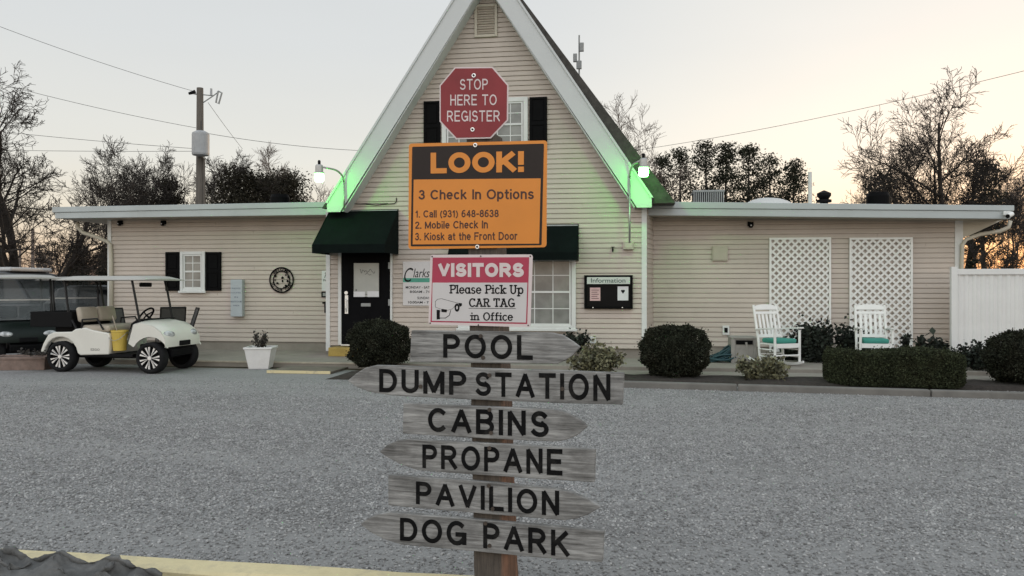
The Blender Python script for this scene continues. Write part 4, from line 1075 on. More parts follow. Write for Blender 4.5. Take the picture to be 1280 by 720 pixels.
# wooden arrow boards
PT = .028
def plank(label, outline, texts, bolts=()):
    r = post_thing('direction_board', label, 'wooden sign', 'wooden arrow boards on the post')
    pts = [pl_(x, y, PT + .004) for x, y in outline]
    mb = MB().prism(pts, -PT - .004, -.004)
    b = mb.build('board', WOODW, r, bevel=.004)
    mb = MB()
    for s, q, bold in texts:
        Q = [pl_(x, y, PT + .005) for x, y in q]
        sans(mb, s, Q, -PT - .0055, .185, .20)
    mb.build('lettering', LETTER, r)
    for (x, y) in bolts:
        p = pl_(x, y, PT + .005); MB().lathe([(.009, -.006), (.009, 0)], 10, (p[0], -PT - .0045, p[1]), 'Y').build('bolt', mat('rusty_bolt', (.07, .055, .045), .7, .3, 20, spec=.3), r)
plank('grey weathered arrow board lettered POOL, topmost of the wooden boards', [(514, 413), (600, 414), (690, 416), (703, 419), (716, 427), (725, 434), (716, 444), (706, 451), (697, 455), (600, 454), (512, 453)],
      [('POOL', [(554, 417.5), (666, 419), (666, 450), (554, 447)], .022)], [(601, 420), (604, 447)])
plank('longest arrow board, lettered DUMP STATION, pointing to the side of the golf carts', [(434, 476), (445, 467), (456, 460), (470, 456.5), (560, 459), (680, 462.5), (780, 466), (778, 506), (700, 504), (600, 500), (490, 494.5), (462, 490), (446, 484)],
      [('DUMP', [(474, 461), (583, 464), (583, 494), (474, 490)], .022), ('STATION', [(594, 465), (763, 467.5), (763, 502), (594, 494.5)], .022)], [(526, 483), (612, 469), (703, 486)])
plank('grey arrow board lettered CABINS with a rounded point beside the parking gravel', [(504, 504), (600, 508), (690, 511.5), (706, 515), (722, 523), (735, 533), (722, 544), (708, 550), (695, 552), (600, 548), (503, 542)],
      [('CABINS', [(535, 509.5), (686, 514), (686, 547), (535, 539.5)], .022)], [(612, 512), (614, 541)])
plank('grey arrow board lettered PROPANE with a dark knot in the middle', [(474, 565), (484, 556), (496, 551), (510, 549), (600, 553.5), (680, 558), (744, 561.5), (743, 603), (660, 598), (580, 592.5), (522, 588), (502, 581), (486, 573)],
      [('PROPANE', [(528, 555.5), (703, 561.5), (703, 594.5), (528, 585)], .022)], [(612, 560)])
plank('grey arrow board lettered PAVILION, between the PROPANE and DOG PARK boards', [(485, 593.5), (580, 600), (690, 610), (712, 615), (733, 623), (751, 634), (736, 643), (722, 648), (705, 650.5), (600, 642), (485, 632)],
      [('PAVILION', [(520, 601.5), (699, 613.5), (699, 645.5), (520, 630)], .022)], [(611, 607), (616, 636)])
plank('lowest arrow board, lettered DOG PARK, with its point over the gravel', [(450, 655), (460, 648), (472, 643), (487, 640.5), (580, 648), (680, 657), (755, 663.5), (753, 703), (670, 697), (580, 688), (502, 681), (482, 675), (464, 666)],
      [('DOG', [(500, 647), (583, 651.5), (583, 683), (500, 675.5)], .022), ('PARK', [(604, 653), (712, 664), (712, 696.5), (604, 685)], .022)], [(607, 654), (612, 682)])
# metal signs
def rrect(c, r, n=5):
    """round the corners of quad c (x,z) TL,TR,BR,BL"""
    out_ = []
    for i in range(4):
        p = Vector(c[i]); a = Vector(c[i - 1]) - p; b = Vector(c[(i + 1) % 4]) - p
        a.normalize(); b.normalize()
        s, e = p + a * r, p + b * r; cc = p + (a + b) * r
        for k in range(n + 1):
            t = k / n * pi / 2
            v = cc + (s - cc) * cos(t) + (e - cc) * sin(t); out_.append((v.x, v.y))
    return out_
def inset(c, d):
    cx = sum(p[0] for p in c) / 4; cz = sum(p[1] for p in c) / 4
    out_ = []
    for i in range(4):
        p = Vector(c[i]); a = (Vector(c[i - 1]) - p).normalized(); b = (Vector(c[(i + 1) % 4]) - p).normalized(); q = p + (a + b) * d; out_.append((q.x, q.y))
    return out_
def lerpq(c, u0, u1, v0, v1):
    def at(u, v):
        t = Vector(c[0]) * (1 - u) + Vector(c[1]) * u; b = Vector(c[3]) * (1 - u) + Vector(c[2]) * u; q = t * (1 - v) + b * v; return (q.x, q.y)
    return [at(u0, v0), at(u1, v0), at(u1, v1), at(u0, v1)]
SO = .012
def bolts(mb, mb2, pts, y):
    for p in pts:
        mb.lathe([(.0095, -.003), (.0095, 0)], 14, (p[0], y, p[1]), 'Y'); mb2.lathe([(.0045, -.005), (.0045, 0)], 8, (p[0], y - .0031, p[1]), 'Y')
# STOP octagon
r = post_thing('stop_sign', 'faded red octagonal sign reading STOP HERE TO REGISTER on top of the post', 'sign')
oc = [(568.5, 84), (616, 83.5), (635.5, 106), (635, 150.5), (613.5, 173), (570, 174), (549.5, 152), (549.5, 106.5)]
P = [pl_(x, y, SO) for x, y in oc]
MB().prism(P, -SO, -SO + .003).build('rim', PINKW, r)
cx = sum(p[0] for p in P) / 8; cz = sum(p[1] for p in P) / 8
P2 = [(cx + (p[0] - cx) * .963, cz + (p[1] - cz) * .963) for p in P]
MB().prism(P2, -SO - .0012, -SO - .0004).build('face', SIGNRED, r)
mb = MB()
for s, q in (('STOP', [(575, 99), (610, 98.5), (610, 112), (575, 112.5)]), ('HERE TO', [(563, 118.5), (621, 118), (621, 131.5), (563, 132)]), ('REGISTER', [(559, 138.5), (625, 138), (625, 152), (559, 152)])):
    sans(mb, s, [pl_(x, y, SO) for x, y in q], -SO - .0018, .135, .16)
mb.build('lettering', PINKW, r)
for q_ in (pl_(592.5, 94.5, SO), pl_(591, 162, SO)):
    mb = MB(); mb2 = MB(); bolts(mb, mb2, [q_], -SO - .002); w_ = mb.build('washer', CHROME, r); mb2.build('bolt', BLACK, w_)
# LOOK sign
r = post_thing('check_in_sign', 'orange sign headed LOOK! listing three check in options, in the middle of the post', 'sign')
qd = [pl_(x, y, SO) for x, y in ((511, 179.5), (684, 175.5), (683, 309), (510.5, 311.5))]
MB().prism(rrect(qd, .014), -SO, -SO + .003).build('panel', SIGNORA, r)
c1 = [pl_(x, y, SO) for x, y in ((515.3, 183.5), (680, 179.5), (677, 306.5), (513.5, 308))]
mb = MB().prism(rrect(c1, .006), -SO - .0008, -SO - .0004); mb.build('border', SIGNBLK, r)
c2 = [pl_(x, y, SO) for x, y in ((517.3, 224.5), (676, 223), (674, 304.5), (516, 305.5))]
MB().prism(c2, -SO - .0016, -SO - .0012).build('orange_field', SIGNORA, r)
mb = MB(); sans(mb, 'LOOK!', [pl_(x, y, SO) for x, y in ((538.5, 191), (655, 189), (655, 215), (538.5, 217))], -SO - .0022, .25, .07); mb.build('headline', SIGNORA, r)
mb = MB()
for s, q, bd in (('3 Check In Options', ((523.5, 237.5), (667.5, 236), (667.5, 249), (523.5, 249.5)), .17), ('1. Call (931) 648-8638', ((519.5, 263), (623.5, 262), (623.5, 271.5), (519.5, 272)), .17),
                 ('2. Mobile Check In', ((519, 277), (610, 275.5), (610, 285.5), (519, 286)), .17), ('3. Kiosk at the Front Door', ((519, 291), (647, 289.8), (647, 300), (519, 300.5)), .17)):
    sans(mb, s, [pl_(x, y, SO) for x, y in q], -SO - .0022, bd, .10)
mb.build('lettering', SIGNBRN, r)
for q_ in (pl_(594.5, 181.5, SO), pl_(597, 308.5, SO)):
    mb = MB(); mb2 = MB(); bolts(mb, mb2, [q_], -SO - .0024); w_ = mb.build('washer', CHROME, r); mb2.build('bolt', BLACK, w_)
# VISITORS sign
r = post_thing('visitor_sign', 'white and crimson sign headed VISITORS with a camera picture on the post', 'sign')
qd = [pl_(x, y, SO) for x, y in ((538, 318.5), (666, 318), (663, 409), (535.5, 405.5))]
MB().prism(rrect(qd, .012), -SO, -SO + .003).build('panel', PINKW, r)
c1 = [pl_(x, y, SO) for x, y in ((541, 322), (661.5, 321.5), (659, 405), (538.2, 402.5))]
MB().prism(c1, -SO - .0008, -SO - .0004).build('border', SIGNPINK, r)
c2 = [pl_(x, y, SO) for x, y in ((540.8, 353.3), (659.3, 353.3), (657.5, 403.2), (540, 401))]
MB().prism(c2, -SO - .0016, -SO - .0012).build('white_field', SIGNWH, r)
Q = lambda *q: [pl_(x, y, SO) for x, y in q]
mb = MB(); sans(mb, 'VISITORS', Q((548, 329), (655, 328.5), (655, 346.5), (548, 346)), -SO - .0022, .27, .09); mb.build('headline', PINKW, r)
mb = MB()
slab_text(mb, 'Please Pick Up', Q((562.5, 356.5), (654.5, 356.5), (654.5, 367), (562.5, 366.5)), -SO - .0022, .15)
slab_text(mb, 'CAR TAG', Q((586.5, 373.5), (644, 373.5), (644, 383.5), (586.5, 383)), -SO - .0022, .16)
slab_text(mb, 'in Office', Q((588.5, 391), (641.5, 391), (641.5, 400.5), (588.5, 400)), -SO - .0022, .15)
a = Q((586, 385), (645, 385.4)); mb.add([(a[0][0], -SO - .0022, a[0][1]), (a[1][0], -SO - .0022, a[1][1]), (a[1][0], -SO - .0022, a[1][1] - .0022), (a[0][0], -SO - .0022, a[0][1] - .0022)], [(0, 1, 2, 3)])
mb.build('lettering', INK, r)
# camera pictogram: outlined body, lens, bracket
mb = MB()
def line(pts, w):
    P = [pl_(x, y, SO) for x, y in pts]
    for i, (a, b) in enumerate(zip(P[:-1], P[1:])):
        a, b = Vector(a), Vector(b); d = (b - a).normalized(); n_ = Vector((-d.y, d.x)) * w / 2; y = -SO - .0022 - (i % 5) * 1e-5
        mb.add([(v.x, y, v.y) for v in (a - d * w * .3 + n_, b + d * w * .3 + n_, b + d * w * .3 - n_, a - d * w * .3 - n_)], [(0, 1, 2, 3)])
def blob(pts, dy=0):
    P = [pl_(x, y, SO) for x, y in pts]; mb.add([(p[0], -SO - .0023 - dy, p[1]) for p in P], [tuple(range(len(P)))])
line([(544.5, 384), (544.3, 377), (547, 374), (552, 373.3), (573, 379), (577, 380)], .0016); line([(544.5, 384), (557, 388.5), (566, 386)], .0014); line([(566, 386), (570, 380)], .0012)
blob([(570 + 3.2 * cos(a * pi / 8) + 1.5, 384.5 + 5.2 * sin(a * pi / 8)) for a in range(16)]); blob([(573, 378.6), (577.5, 379), (577.6, 382), (575, 383.5)])
blob([(546, 387), (550, 387.5), (550, 399), (546, 399.4)]); blob([(552, 386), (559, 387), (558.5, 390.5), (552, 390)]); line([(550, 397.5), (557, 397.5), (562, 394), (563.5, 388)], .003); line([(550, 389), (553, 388)], .002)
mb.build('camera_picture', INK, r)
mb = MB(); P_ = [pl_(571.5 + 1.1 * cos(a * pi / 6), 384.5 + 2.2 * sin(a * pi / 6), SO) for a in range(12)]; mb.add([(p[0], -SO - .0027, p[1]) for p in P_], [tuple(range(12))]); mb.build('lens_highlight', SIGNWH, r)
for x, y in ((540.3, 320.8), (601, 320.2), (663, 320.3), (598, 406.2), (660.3, 406.8), (537.8, 403.8)):
    p = pl_(x, y, SO); MB().lathe([(.0032, -.002), (.0032, 0)], 8, (p[0], -SO - .0005, p[1]), 'Y').build('bolt', BLACK, r)
# ------------------------------------------------------------------ foliage helpers
def leaf_quads(C, rs, size, asp=.5, outward=None, mix=.5):
    """C: n x 3 centres -> quads randomly turned"""
    n = len(C)
    d = rs.normal(size=(n, 3))
    if outward is not None: d = d * mix + outward * (1 - mix) * 2
    d /= np.linalg.norm(d, axis=1, keepdims=True) + 1e-9
    q = rs.normal(size=(n, 3)); a = np.cross(d, q); a /= np.linalg.norm(a, axis=1, keepdims=True) + 1e-9
    s = size * rs.uniform(.6, 1.35, (n, 1))
    l = d * s; w = a * s * asp
    V = np.stack([C - l * .2 - w * .2, C + l * .5 - w, C + l * 1.1, C + l * .5 + w], 1).reshape(-1, 3)
    return V, np.arange(4 * n).reshape(-1, 4)
def box_core(c, r, n=12):
    vs = []; fs = []
    for i in range(n + 1):
        t = pi * i / n
        for j in range(n):
            p = 2 * pi * j / n; vs.append((c[0] + r[0] * sin(t) * cos(p), c[1] + r[1] * sin(t) * sin(p), c[2] + r[2] * cos(t)))
    for i in range(n):
        for j in range(n): fs.append((i * n + j, i * n + (j + 1) % n, (i + 1) * n + (j + 1) % n, (i + 1) * n + j))
    return np.array(vs), np.array(fs)
def round_bush(name, base, rx, ry, h, label, cat='bush', m=YEW, n=30000, size=.026, seed=1, flat=2.4, lump=.06, group=None, core=.9):
    rs = np.random.default_rng(seed)
    r = empty(name, base, 0, label, cat, group)
    d = rs.normal(size=(n, 3)); d /= np.linalg.norm(d, axis=1, keepdims=True)
    # superellipsoid shell
    k = (np.abs(d) ** flat).sum(1) ** (-1 / flat)
    ph = rs.uniform(0, 6, 6)
    lum = 1 + lump * 1.7 * (np.sin(d[:, 0] * 7 + ph[0]) * np.sin(d[:, 1] * 6 + ph[1]) + np.sin(d[:, 2] * 8 + ph[2]) * np.sin(d[:, 0] * 9 + ph[3]))
    rad = rs.uniform(.80, 1.0, n) ** .6 * lum * np.where(rs.uniform(0, 1, n) < .05, rs.uniform(1.0, 1.13, n), 1)
    P = d * (k * rad)[:, None] * np.array([rx, ry, h / 2]) + np.array([0, 0, h / 2])
    P = P[P[:, 2] > .02]; dd = P - np.array([0, 0, h / 2]); dd /= np.linalg.norm(dd, axis=1, keepdims=True) + 1e-9
    V, Fq = leaf_quads(P, rs, size, .42, dd, .6)
    cv, cf = box_core((0, 0, h / 2), (rx * .80 * core, ry * .80 * core, h * .43 * core))
    V = np.concatenate([V, cv]); Fq = np.concatenate([Fq, cf + len(V) - len(cv)])
    np_mesh('foliage', V, Fq, m, r)
    mb = MB(); random.seed(seed)
    for i in range(4):
        a = random.uniform(0, 6.28); mb.tube([(.05 * cos(a), .05 * sin(a), -.02), (.12 * cos(a), .12 * sin(a), h * .3), (rx * .4 * cos(a), ry * .4 * sin(a), h * .6)], [.02, .016, .008], 6)
    mb.build('stem', STEMS, r)
    return r
def bush_px(pxl, pxr, top, bot, t, **k):
    b = T((pxl + pxr) / 2, bot, t); tp = T((pxl + pxr) / 2, top, t)
    rx = (pxr - pxl) / 2 / 1000 * t
    return dict(base=(b.x, b.y, max(.0, b.z)), rx=rx, ry=k.pop('ry', rx), h=tp.z - max(0, b.z), **k)
round_bush('round_bush', **bush_px(437, 512, 401, 459, 14.6), label='clipped round dark evergreen bush in front of the black door', seed=1)
round_bush('round_bush', **bush_px(803, 885, 408, 473, 13.4), label='clipped round dark evergreen bush below the notice board corner', seed=2)
round_bush('round_bush', **bush_px(1238, 1330, 416, 486, 12.4), label='clipped round dark evergreen bush past the end of the box hedge', seed=3)
# box hedge
def hedge():
    a, b = T(1036, 484, 12.35), T(1206, 486, 11.9)
    c = (a + b) / 2; wd = (b - a).length; h = T(1120, 439, 12.1).z - .05; dp = .8
    ang = math.atan2((b - a).y, (b - a).x)
    r = empty('box_hedge', (c.x, c.y + .2, .04), ang, 'low clipped rectangular hedge standing along the kerb', 'hedge')
    rs = np.random.default_rng(9); n = 60000
    P = rs.uniform(-1, 1, (n, 3)); k = np.abs(P).max(1, keepdims=True); P = P / k * rs.uniform(.86, 1.0, (n, 1)) ** .7
    # soften the corners, wavy top
    q = (np.abs(P) ** 7).sum(1, keepdims=True) ** (-1 / 7); P = P * np.minimum(1, q * 1.02)
    D = P / (np.linalg.norm(P, axis=1, keepdims=True))
    P = P * np.array([wd / 2, dp / 2, h / 2]) + np.array([0, 0, h / 2])
    P[:, 2] += (.03 * np.sin(P[:, 0] * 4.1) + .015 * np.sin(P[:, 0] * 11 + P[:, 1] * 9) + np.where(rs.uniform(0, 1, n) < .05, rs.uniform(0, .06, n), 0)) * (P[:, 2] > h * .6); P[:, 1] += .03 * np.sin(P[:, 0] * 5.3 + 1)
    V, Fq = leaf_quads(P, rs, .021, .5, D, .8)
    mb = MB().box(-wd / 2 * .93, wd / 2 * .93, -dp / 2 * .84, dp / 2 * .84, .02, h * .92)
    cv = np.array([tuple(v) for v in mb.v]); cf = np.array(mb.f)
    np_mesh('foliage', np.concatenate([V, cv]), np.concatenate([Fq, cf + len(V)]), HEDGE, r)
    mb = MB()
    for i in range(9): x = -wd / 2 + wd * (i + .5) / 9; mb.tube([(x, 0, -.05), (x + .03, .02, h * .5)], [.018, .01], 6)
    mb.build('stem', STEMS, r)
hedge()
def loose_bush(name, base, rx, ry, h, label, m, n, size, seed, nst=16, cat='shrub', group=None, asp=.5):
    rs = np.random.default_rng(seed); r = empty(name, base, 0, label, cat, group)
    mb = MB(); Cs = []
    for i in range(nst):
        a = rs.uniform(0, 2 * pi); rr = rs.uniform(.1, 1) ** .6; hh = h * rs.uniform(.6, 1.0) * (1 - .35 * rr ** 2)
        e = np.array([rx * rr * cos(a), ry * rr * sin(a), hh]); s = np.array([rx * .25 * rr * cos(a), ry * .25 * rr * sin(a), 0])
        m_ = (s + e) / 2 + np.array([0, 0, hh * .12])
        mb.tube([s, m_, e], [.008, .006, .003], 5)
        k = max(6, n // nst)
        f = rs.uniform(.25, 1, k)[:, None]; p = s * (1 - f) ** 2 + 2 * m_ * f * (1 - f) + e * f ** 2
        Cs.append(p + rs.normal(0, 1, (k, 3)) * np.array([.28 * rx / nst ** .5, .28 * ry / nst ** .5, .12 * h]) * 1.2)
    C = np.concatenate(Cs); C = C[C[:, 2] > .0]
    V, Fq = leaf_quads(C, rs, size, asp)
    np_mesh('foliage', V, Fq, m, r); mb.build('stem', STEMS, r)
    return r
g = 'low variegated shrubs in the planting bed'
loose_bush('flowering_shrub', **bush_px(705, 783, 433, 468, 13.3), label='low pale leaved shrub just behind the POOL board', m=VARIE, n=2600, size=.045, seed=21, nst=26, group=g)
loose_bush('flowering_shrub', **bush_px(911, 986, 446, 477, 12.9), label='low pale leaved shrub in front of the utility box', m=VARIE, n=2600, size=.045, seed=22, nst=26, group=g)
loose_bush('dark_shrub', **bush_px(690, 738, 412, 440, 15.9), label='small dark shrub against the gable wall under the wide window', m=AZAL, n=900, size=.05, seed=23, nst=12)
g = 'dark evergreen shrubs behind the rocking chairs'
loose_bush('azalea', **bush_px(985, 1050, 400, 455, 15.4, ry=.4), label='dark leafy shrub filling the gap between both rocking chairs', m=AZAL, n=3400, size=.055, seed=24, nst=30, group=g)
loose_bush('azalea', **bush_px(1040, 1090, 404, 455, 15.6, ry=.35), label='dark leafy shrub at the foot of the lattice behind the hedge', m=AZAL, n=2600, size=.055, seed=25, nst=24, group=g)
loose_bush('azalea', **bush_px(972, 1010, 425, 456, 15.9, ry=.25), label='dark leafy shrub directly behind the complete rocking chair', m=AZAL, n=1500, size=.05, seed=26, nst=16, group=g)
loose_bush('young_plant', **bush_px(1142, 1168, 413, 440, 14.6, ry=.2), label='sparse broad leaved plant above the hedge near the white fence', m=AZAL, n=70, size=.11, seed=27, nst=6, cat='plant')
loose_bush('young_plant', **bush_px(1126, 1136, 410, 440, 14.8, ry=.06), label='single dark upright plant beside the lattice edge', m=AZAL, n=160, size=.05, seed=28, nst=4, cat='plant')
loose_bush('young_plant', **bush_px(1171, 1186, 424, 440, 14.9, ry=.15), label='small dark leafy plant at the end of the white fence', m=AZAL, n=60, size=.08, seed=31, nst=4, cat='plant')
loose_bush('low_shrub', **bush_px(1188, 1262, 428, 462, 13.9, ry=.4), label='spiky low dark shrub in front of the white fence', m=AZAL, n=1700, size=.05, seed=29, nst=26)
loose_bush('ground_plant', **bush_px(20, 66, 437, 444, 14.5, ry=.3), label='straggly dead plants growing in the stone planter', m=POTLEAF, n=240, size=.04, seed=30, nst=14, cat='plant')
# white pot with a small shrub
c = G(326, 460); tpot = (c - EYE).dot(FWD); s = tpot / 1000
r = empty('plant_pot', (c.x, c.y, 0), radians(12), 'square tapered white plant pot on the gravel by the porch edge', 'plant pot')
mb = MB(); hb, ht, hh = 12 * s, 16.2 * s, 24.5 * s
def sq(h, z): return [(-h, -h, z), (h, -h, z), (h, h, z), (-h, h, z)]
rings = [sq(hb, 0), sq(ht, hh), sq(ht * 1.07, hh), sq(ht * 1.07, hh + .035), sq(ht * .93, hh + .035), sq(ht * .9, hh - .04)]
vs = [p for q in rings for p in q]
mb.add(vs, [(i * 4 + k, i * 4 + (k + 1) % 4, (i + 1) * 4 + (k + 1) % 4, (i + 1) * 4 + k) for i in range(5) for k in range(4)] + [(3, 2, 1, 0), (20, 21, 22, 23)])
mb.build('pot', POTW, r, bevel=.006)
MB().add(sq(ht * .9, hh + .0), [(0, 1, 2, 3)]).build('soil', MULCH, r)
loose_bush('potted_plant', (c.x, c.y, hh), .20, .20, .36, 'wispy dark leaved little shrub growing in the white pot', POTLEAF, 420, .03, 33, 14, 'plant')
# wooden landing board at the porch edge
a, b = G(334, 466.5), G(416, 467)
mb = MB().box(a.x, b.x, a.y, a.y + .9, 0.0, .045)
tag(mb.build('landing_board', mat('worn_board', (.16, .14, .11), .9, .3, 5, dirt=.5), bevel=.006), 'worn low timber landing lying on the gravel at the porch edge', 'landing')
mb = MB().box(a.x, b.x, a.y - .022, a.y - .003, 0.005, .055)
tag(mb.build('edge_strip', KERBY), 'long faded yellow strip along the front of the timber landing', 'edge strip')
# ------------------------------------------------------------------ porch things
# utility box with dark slot, coiled hose heap
x0, x1 = W(914, 430, 15.6).x, W(946, 430, 15.6).x; zt = W(930, 421.5, 15.6).z
r = empty('storage_box', ((x0 + x1) / 2, 15.6, SLABZ), 0, 'weathered grey storage box with a dark slot beside the rocking chair', 'storage box')
cw = (x1 - x0) / 2; hz = zt - SLABZ
mb = MB().box(-cw, cw, .02, .55, 0, hz - .03); mb.box(-cw, -cw + .07, 0, .02, 0, hz - .03); mb.box(cw - .05, cw, 0, .02, 0, hz - .03); mb.box(-cw + .07, cw - .05, 0, .02, .02, .08)
mb.build('box', UTILBOX, r, bevel=.006)
MB().box(-cw - .01, cw + .01, -.01, .56, hz - .029, hz).build('lid', UTILBOX, r, bevel=.005)
MB().box(-cw + .09, cw - .07, .008, .0195, hz - .14, hz - .06).build('slot', BLACK, r)
MB().prism([(.02, hz - .10), (.06, hz - .09), (.09, hz - .30), (.07, hz - .33)], .004, .012).build('loose_strap', UTILBOX, r)
mb = MB(); random.seed(4)
c = W(899, 447, 15.8); c.z = SLABZ
for i in range(16):
    f = i / 15; n = 22; pl = []
    hgt = .02 + .17 * random.random(); rx = .36 * (1 - .5 * f) * random.uniform(.8, 1.1)
    for k in range(n + 1):
        a = 2 * pi * k / n; pl.append((c.x + .03 + .10 * f + rx * cos(a), c.y + rx * .7 * sin(a), SLABZ + .03 + .030 * i * (1 + .7 * cos(a)) * .5 + .025 * sin(3 * a + i)))
    mb.tube(pl, .017, 6, cap=False)
tag(mb.build('garden_hose', TEALD, smooth=True), 'heap of dark teal garden hose coiled on the porch against the storage box', 'hose')
# rocking chairs
def rocking_chair(loc, rz, label):
    r = empty('rocking_chair', loc, rz, label, 'rocking chair', 'white rocking chairs on the porch')
    hw = .27
    tilt = .24
    def back(x, z): return (x, .20 + (z - .40) * tilt, z)          # on the leaning back plane
    mb = MB()
    n = 14
    for sx in (-1, 1):
        pts = [(-.40 + .92 * i / n, .03 + .16 * ((i / n - .46) * 1.35) ** 2) for i in range(n + 1)]
        vs = [];
        for (y, z) in pts:
            for dx, dz in ((-.018, 0), (.018, 0), (.018, .045), (-.018, .045)): vs.append((sx * (hw - .02) + dx, y, z + dz - .028))
        m2 = MB().add(vs, [(i * 4 + k, i * 4 + (k + 1) % 4, (i + 1) * 4 + (k + 1) % 4, (i + 1) * 4 + k) for i in range(n) for k in range(4)] + [(0, 1, 2, 3), (4 * n, 4 * n + 1, 4 * n + 2, 4 * n + 3)])
        m2.build('rocker', WHITEP, r, bevel=.004)
        MB().tube([(sx * hw, -.27, .05), (sx * hw, -.27, .66)], .024, 8).build('leg', WHITEP, r)
        MB().tube([(sx * (hw - .01), .16, .04), back(sx * (hw - .01), .40), back(sx * (hw - .015), 1.10)], .024, 8).build('back_post', WHITEP, r)
        m3 = MB()
        arm = [(sx * hw - .05, -.33), (sx * hw + .05, -.33), (sx * hw + .045, .0), (sx * hw + .03, .26), (sx * hw - .03, .26), (sx * hw - .045, .0)]
        k = len(arm); vs = [(x, y, .665 + (.02 if y < -.2 else .0) - .02 * (y > .1)) for x, y in arm] + [(x, y, .69 + (.02 if y < -.2 else 0) - .02 * (y > .1)) for x, y in arm]
        m3.add(vs, [tuple(range(k)), tuple(range(2 * k - 1, k - 1, -1))] + [(i, i + k, (i + 1) % k + k, (i + 1) % k) for i in range(k)])
        m3.build('armrest', WHITEP, r, bevel=.006)
        m4 = MB()
        m4.tube([(sx * hw, -.27, .17), (sx * hw, .18, .17)], .014, 6); m4.tube([(sx * hw, -.27, .30), (sx * hw, .19, .30)], .014, 6)
        m4.build('side_stretcher', WHITEP, r)
    m5 = MB().tube([(-hw, -.27, .20), (hw, -.27, .20)], .016, 6); m5.build('front_stretcher', WHITEP, r)
    MB().tube([(-hw, .17, .20), (hw, .17, .20)], .016, 6).build('rear_stretcher', WHITEP, r)
    MB().box(-hw + .02, hw - .02, -.29, -.26, .335, .415).build('seat_rail', WHITEP, r, bevel=.004)
    MB().box(-hw + .025, hw - .025, -.258, .20, .385, .412).build('seat', WHITEP, r, bevel=.006)
    for z0, z1 in ((.50, .56), (.93, .98)):
        M = Matrix.Translation(back(0, z0)) @ Matrix.Rotation(-math.atan(tilt), 4, 'X')
        MB().box(-hw + .03, hw - .03, -.013, .013, 0, z1 - z0, M).build('cross_rail', WHITEP, r, bevel=.003)
    M = Matrix.Translation(back(0, 0)) @ Matrix.Rotation(-math.atan(tilt), 4, 'X')
    mt = MB(); k = 10; zb = 1.01 / cos(math.atan(tilt)); pts = [(-hw + .03, zb)] + [(hw - .03, zb)] + [((hw - .03) * cos(pi * i / k), zb + .055 + .05 * sin(pi * i / k)) for i in range(k + 1)]
    vs = [M @ Vector((p[0], -.014, p[1])) for p in pts] + [M @ Vector((p[0], .014, p[1])) for p in pts]; n_ = len(pts)
    mt.add(vs, [tuple(range(n_)), tuple(range(2 * n_ - 1, n_ - 1, -1))] + [(i, i + n_, (i + 1) % n_ + n_, (i + 1) % n_) for i in range(n_)])
    mt.build('crest_rail', WHITEP, r, bevel=.004)
    for i in range(5):
        x = -.168 + .084 * i
        MB().box(x - .023, x + .023, -.008, .008, .56, .95, Matrix.Translation((0, .20 - .40 * tilt, 0)) @ Matrix.Shear('XZ', 4, (0, tilt)) if False else Matrix(((1, 0, 0, 0), (0, 1, tilt, .20 - .40 * tilt), (0, 0, 1, 0), (0, 0, 0, 1)))).build('back_slat', WHITEP, r)
    mc = MB().box(-.22, .22, -.27, .18, .415, .50); mc.build('cushion', TEAL, r, bevel=.035, seg=4, smooth=True)
    return r
c1 = T(975, 453, 14.45); rocking_chair((c1.x, c1.y + .25, SLABZ), TH + radians(20), 'white rocking chair with teal cushion standing in full view on the porch')
c2 = T(1094, 452, 14.6); rocking_chair((c2.x, c2.y + .1, SLABZ), TH + radians(-14), 'white rocking chair with teal cushion, its legs hidden by the hedge')
# sling patio chairs on the porch by the cart
def patio_chair(loc, rz, label):
    r = empty('patio_chair', loc, rz, label, 'patio chair', 'dark sling patio chairs on the porch')
    hw = .28
    for sx in (-1, 1):
        MB().tube([(sx * hw, .32, 0), (sx * hw, .05, .36), (sx * hw, .0, .40)], .014, 8).build('rear_leg', TUBE, r)
        MB().tube([(sx * hw, -.28, 0), (sx * hw, -.26, .40), (sx * hw, -.22, .62), (sx * hw, .1, .64), (sx * hw, .24, .60)], .014, 8).build('front_leg', TUBE, r)
        MB().tube([(sx * (hw - .03), -.25, .42), (sx * (hw - .03), .12, .37), (sx * (hw - .03), .22, .55), (sx * (hw - .03), .36, 1.0)], .015, 8).build('side_rail', TUBE, r)
    MB().tube([(-hw + .03, .36, 1.0), (hw - .03, .36, 1.0)], .015, 8).build('top_rail', TUBE, r)
    MB().tube([(-hw, -.27, .3), (hw, -.27, .3)], .011, 8).build('stretcher', TUBE, r)
    pr = [(-.25, .42), (-.05, .385), (.12, .37), (.22, .55), (.29, .77), (.36, 1.0)]
    vs = []
    for d in (0, -.004):
        for (y, z) in pr:
            for x in (-hw + .035, hw - .035): vs.append((x, y, z + d))
    n = len(pr); mb = MB().add(vs, [(2 * i, 2 * i + 1, 2 * i + 3, 2 * i + 2) for i in range(n - 1)] + [(2 * n + 2 * i, 2 * n + 2 * i + 2, 2 * n + 2 * i + 3, 2 * n + 2 * i + 1) for i in range(n - 1)])
    mb.build('sling', MESHF, r)
    return r
pc = patio_chair(Vector((*T(224, 440, 16.6).xy, SLABZ)), TH + radians(-62), 'dark sling patio chair seen side on, just ahead of the cream golf cart')
c = T(214, 440, 17.6); dup(pc, (c.x, c.y, SLABZ), TH + radians(-150), 'dark sling patio chair turned away, partly behind the cream cart bonnet')
c = T(150, 443, 16.2); dup(pc, (c.x, c.y, SLABZ), TH + radians(55), 'dark sling patio chair behind the cream cart seat')
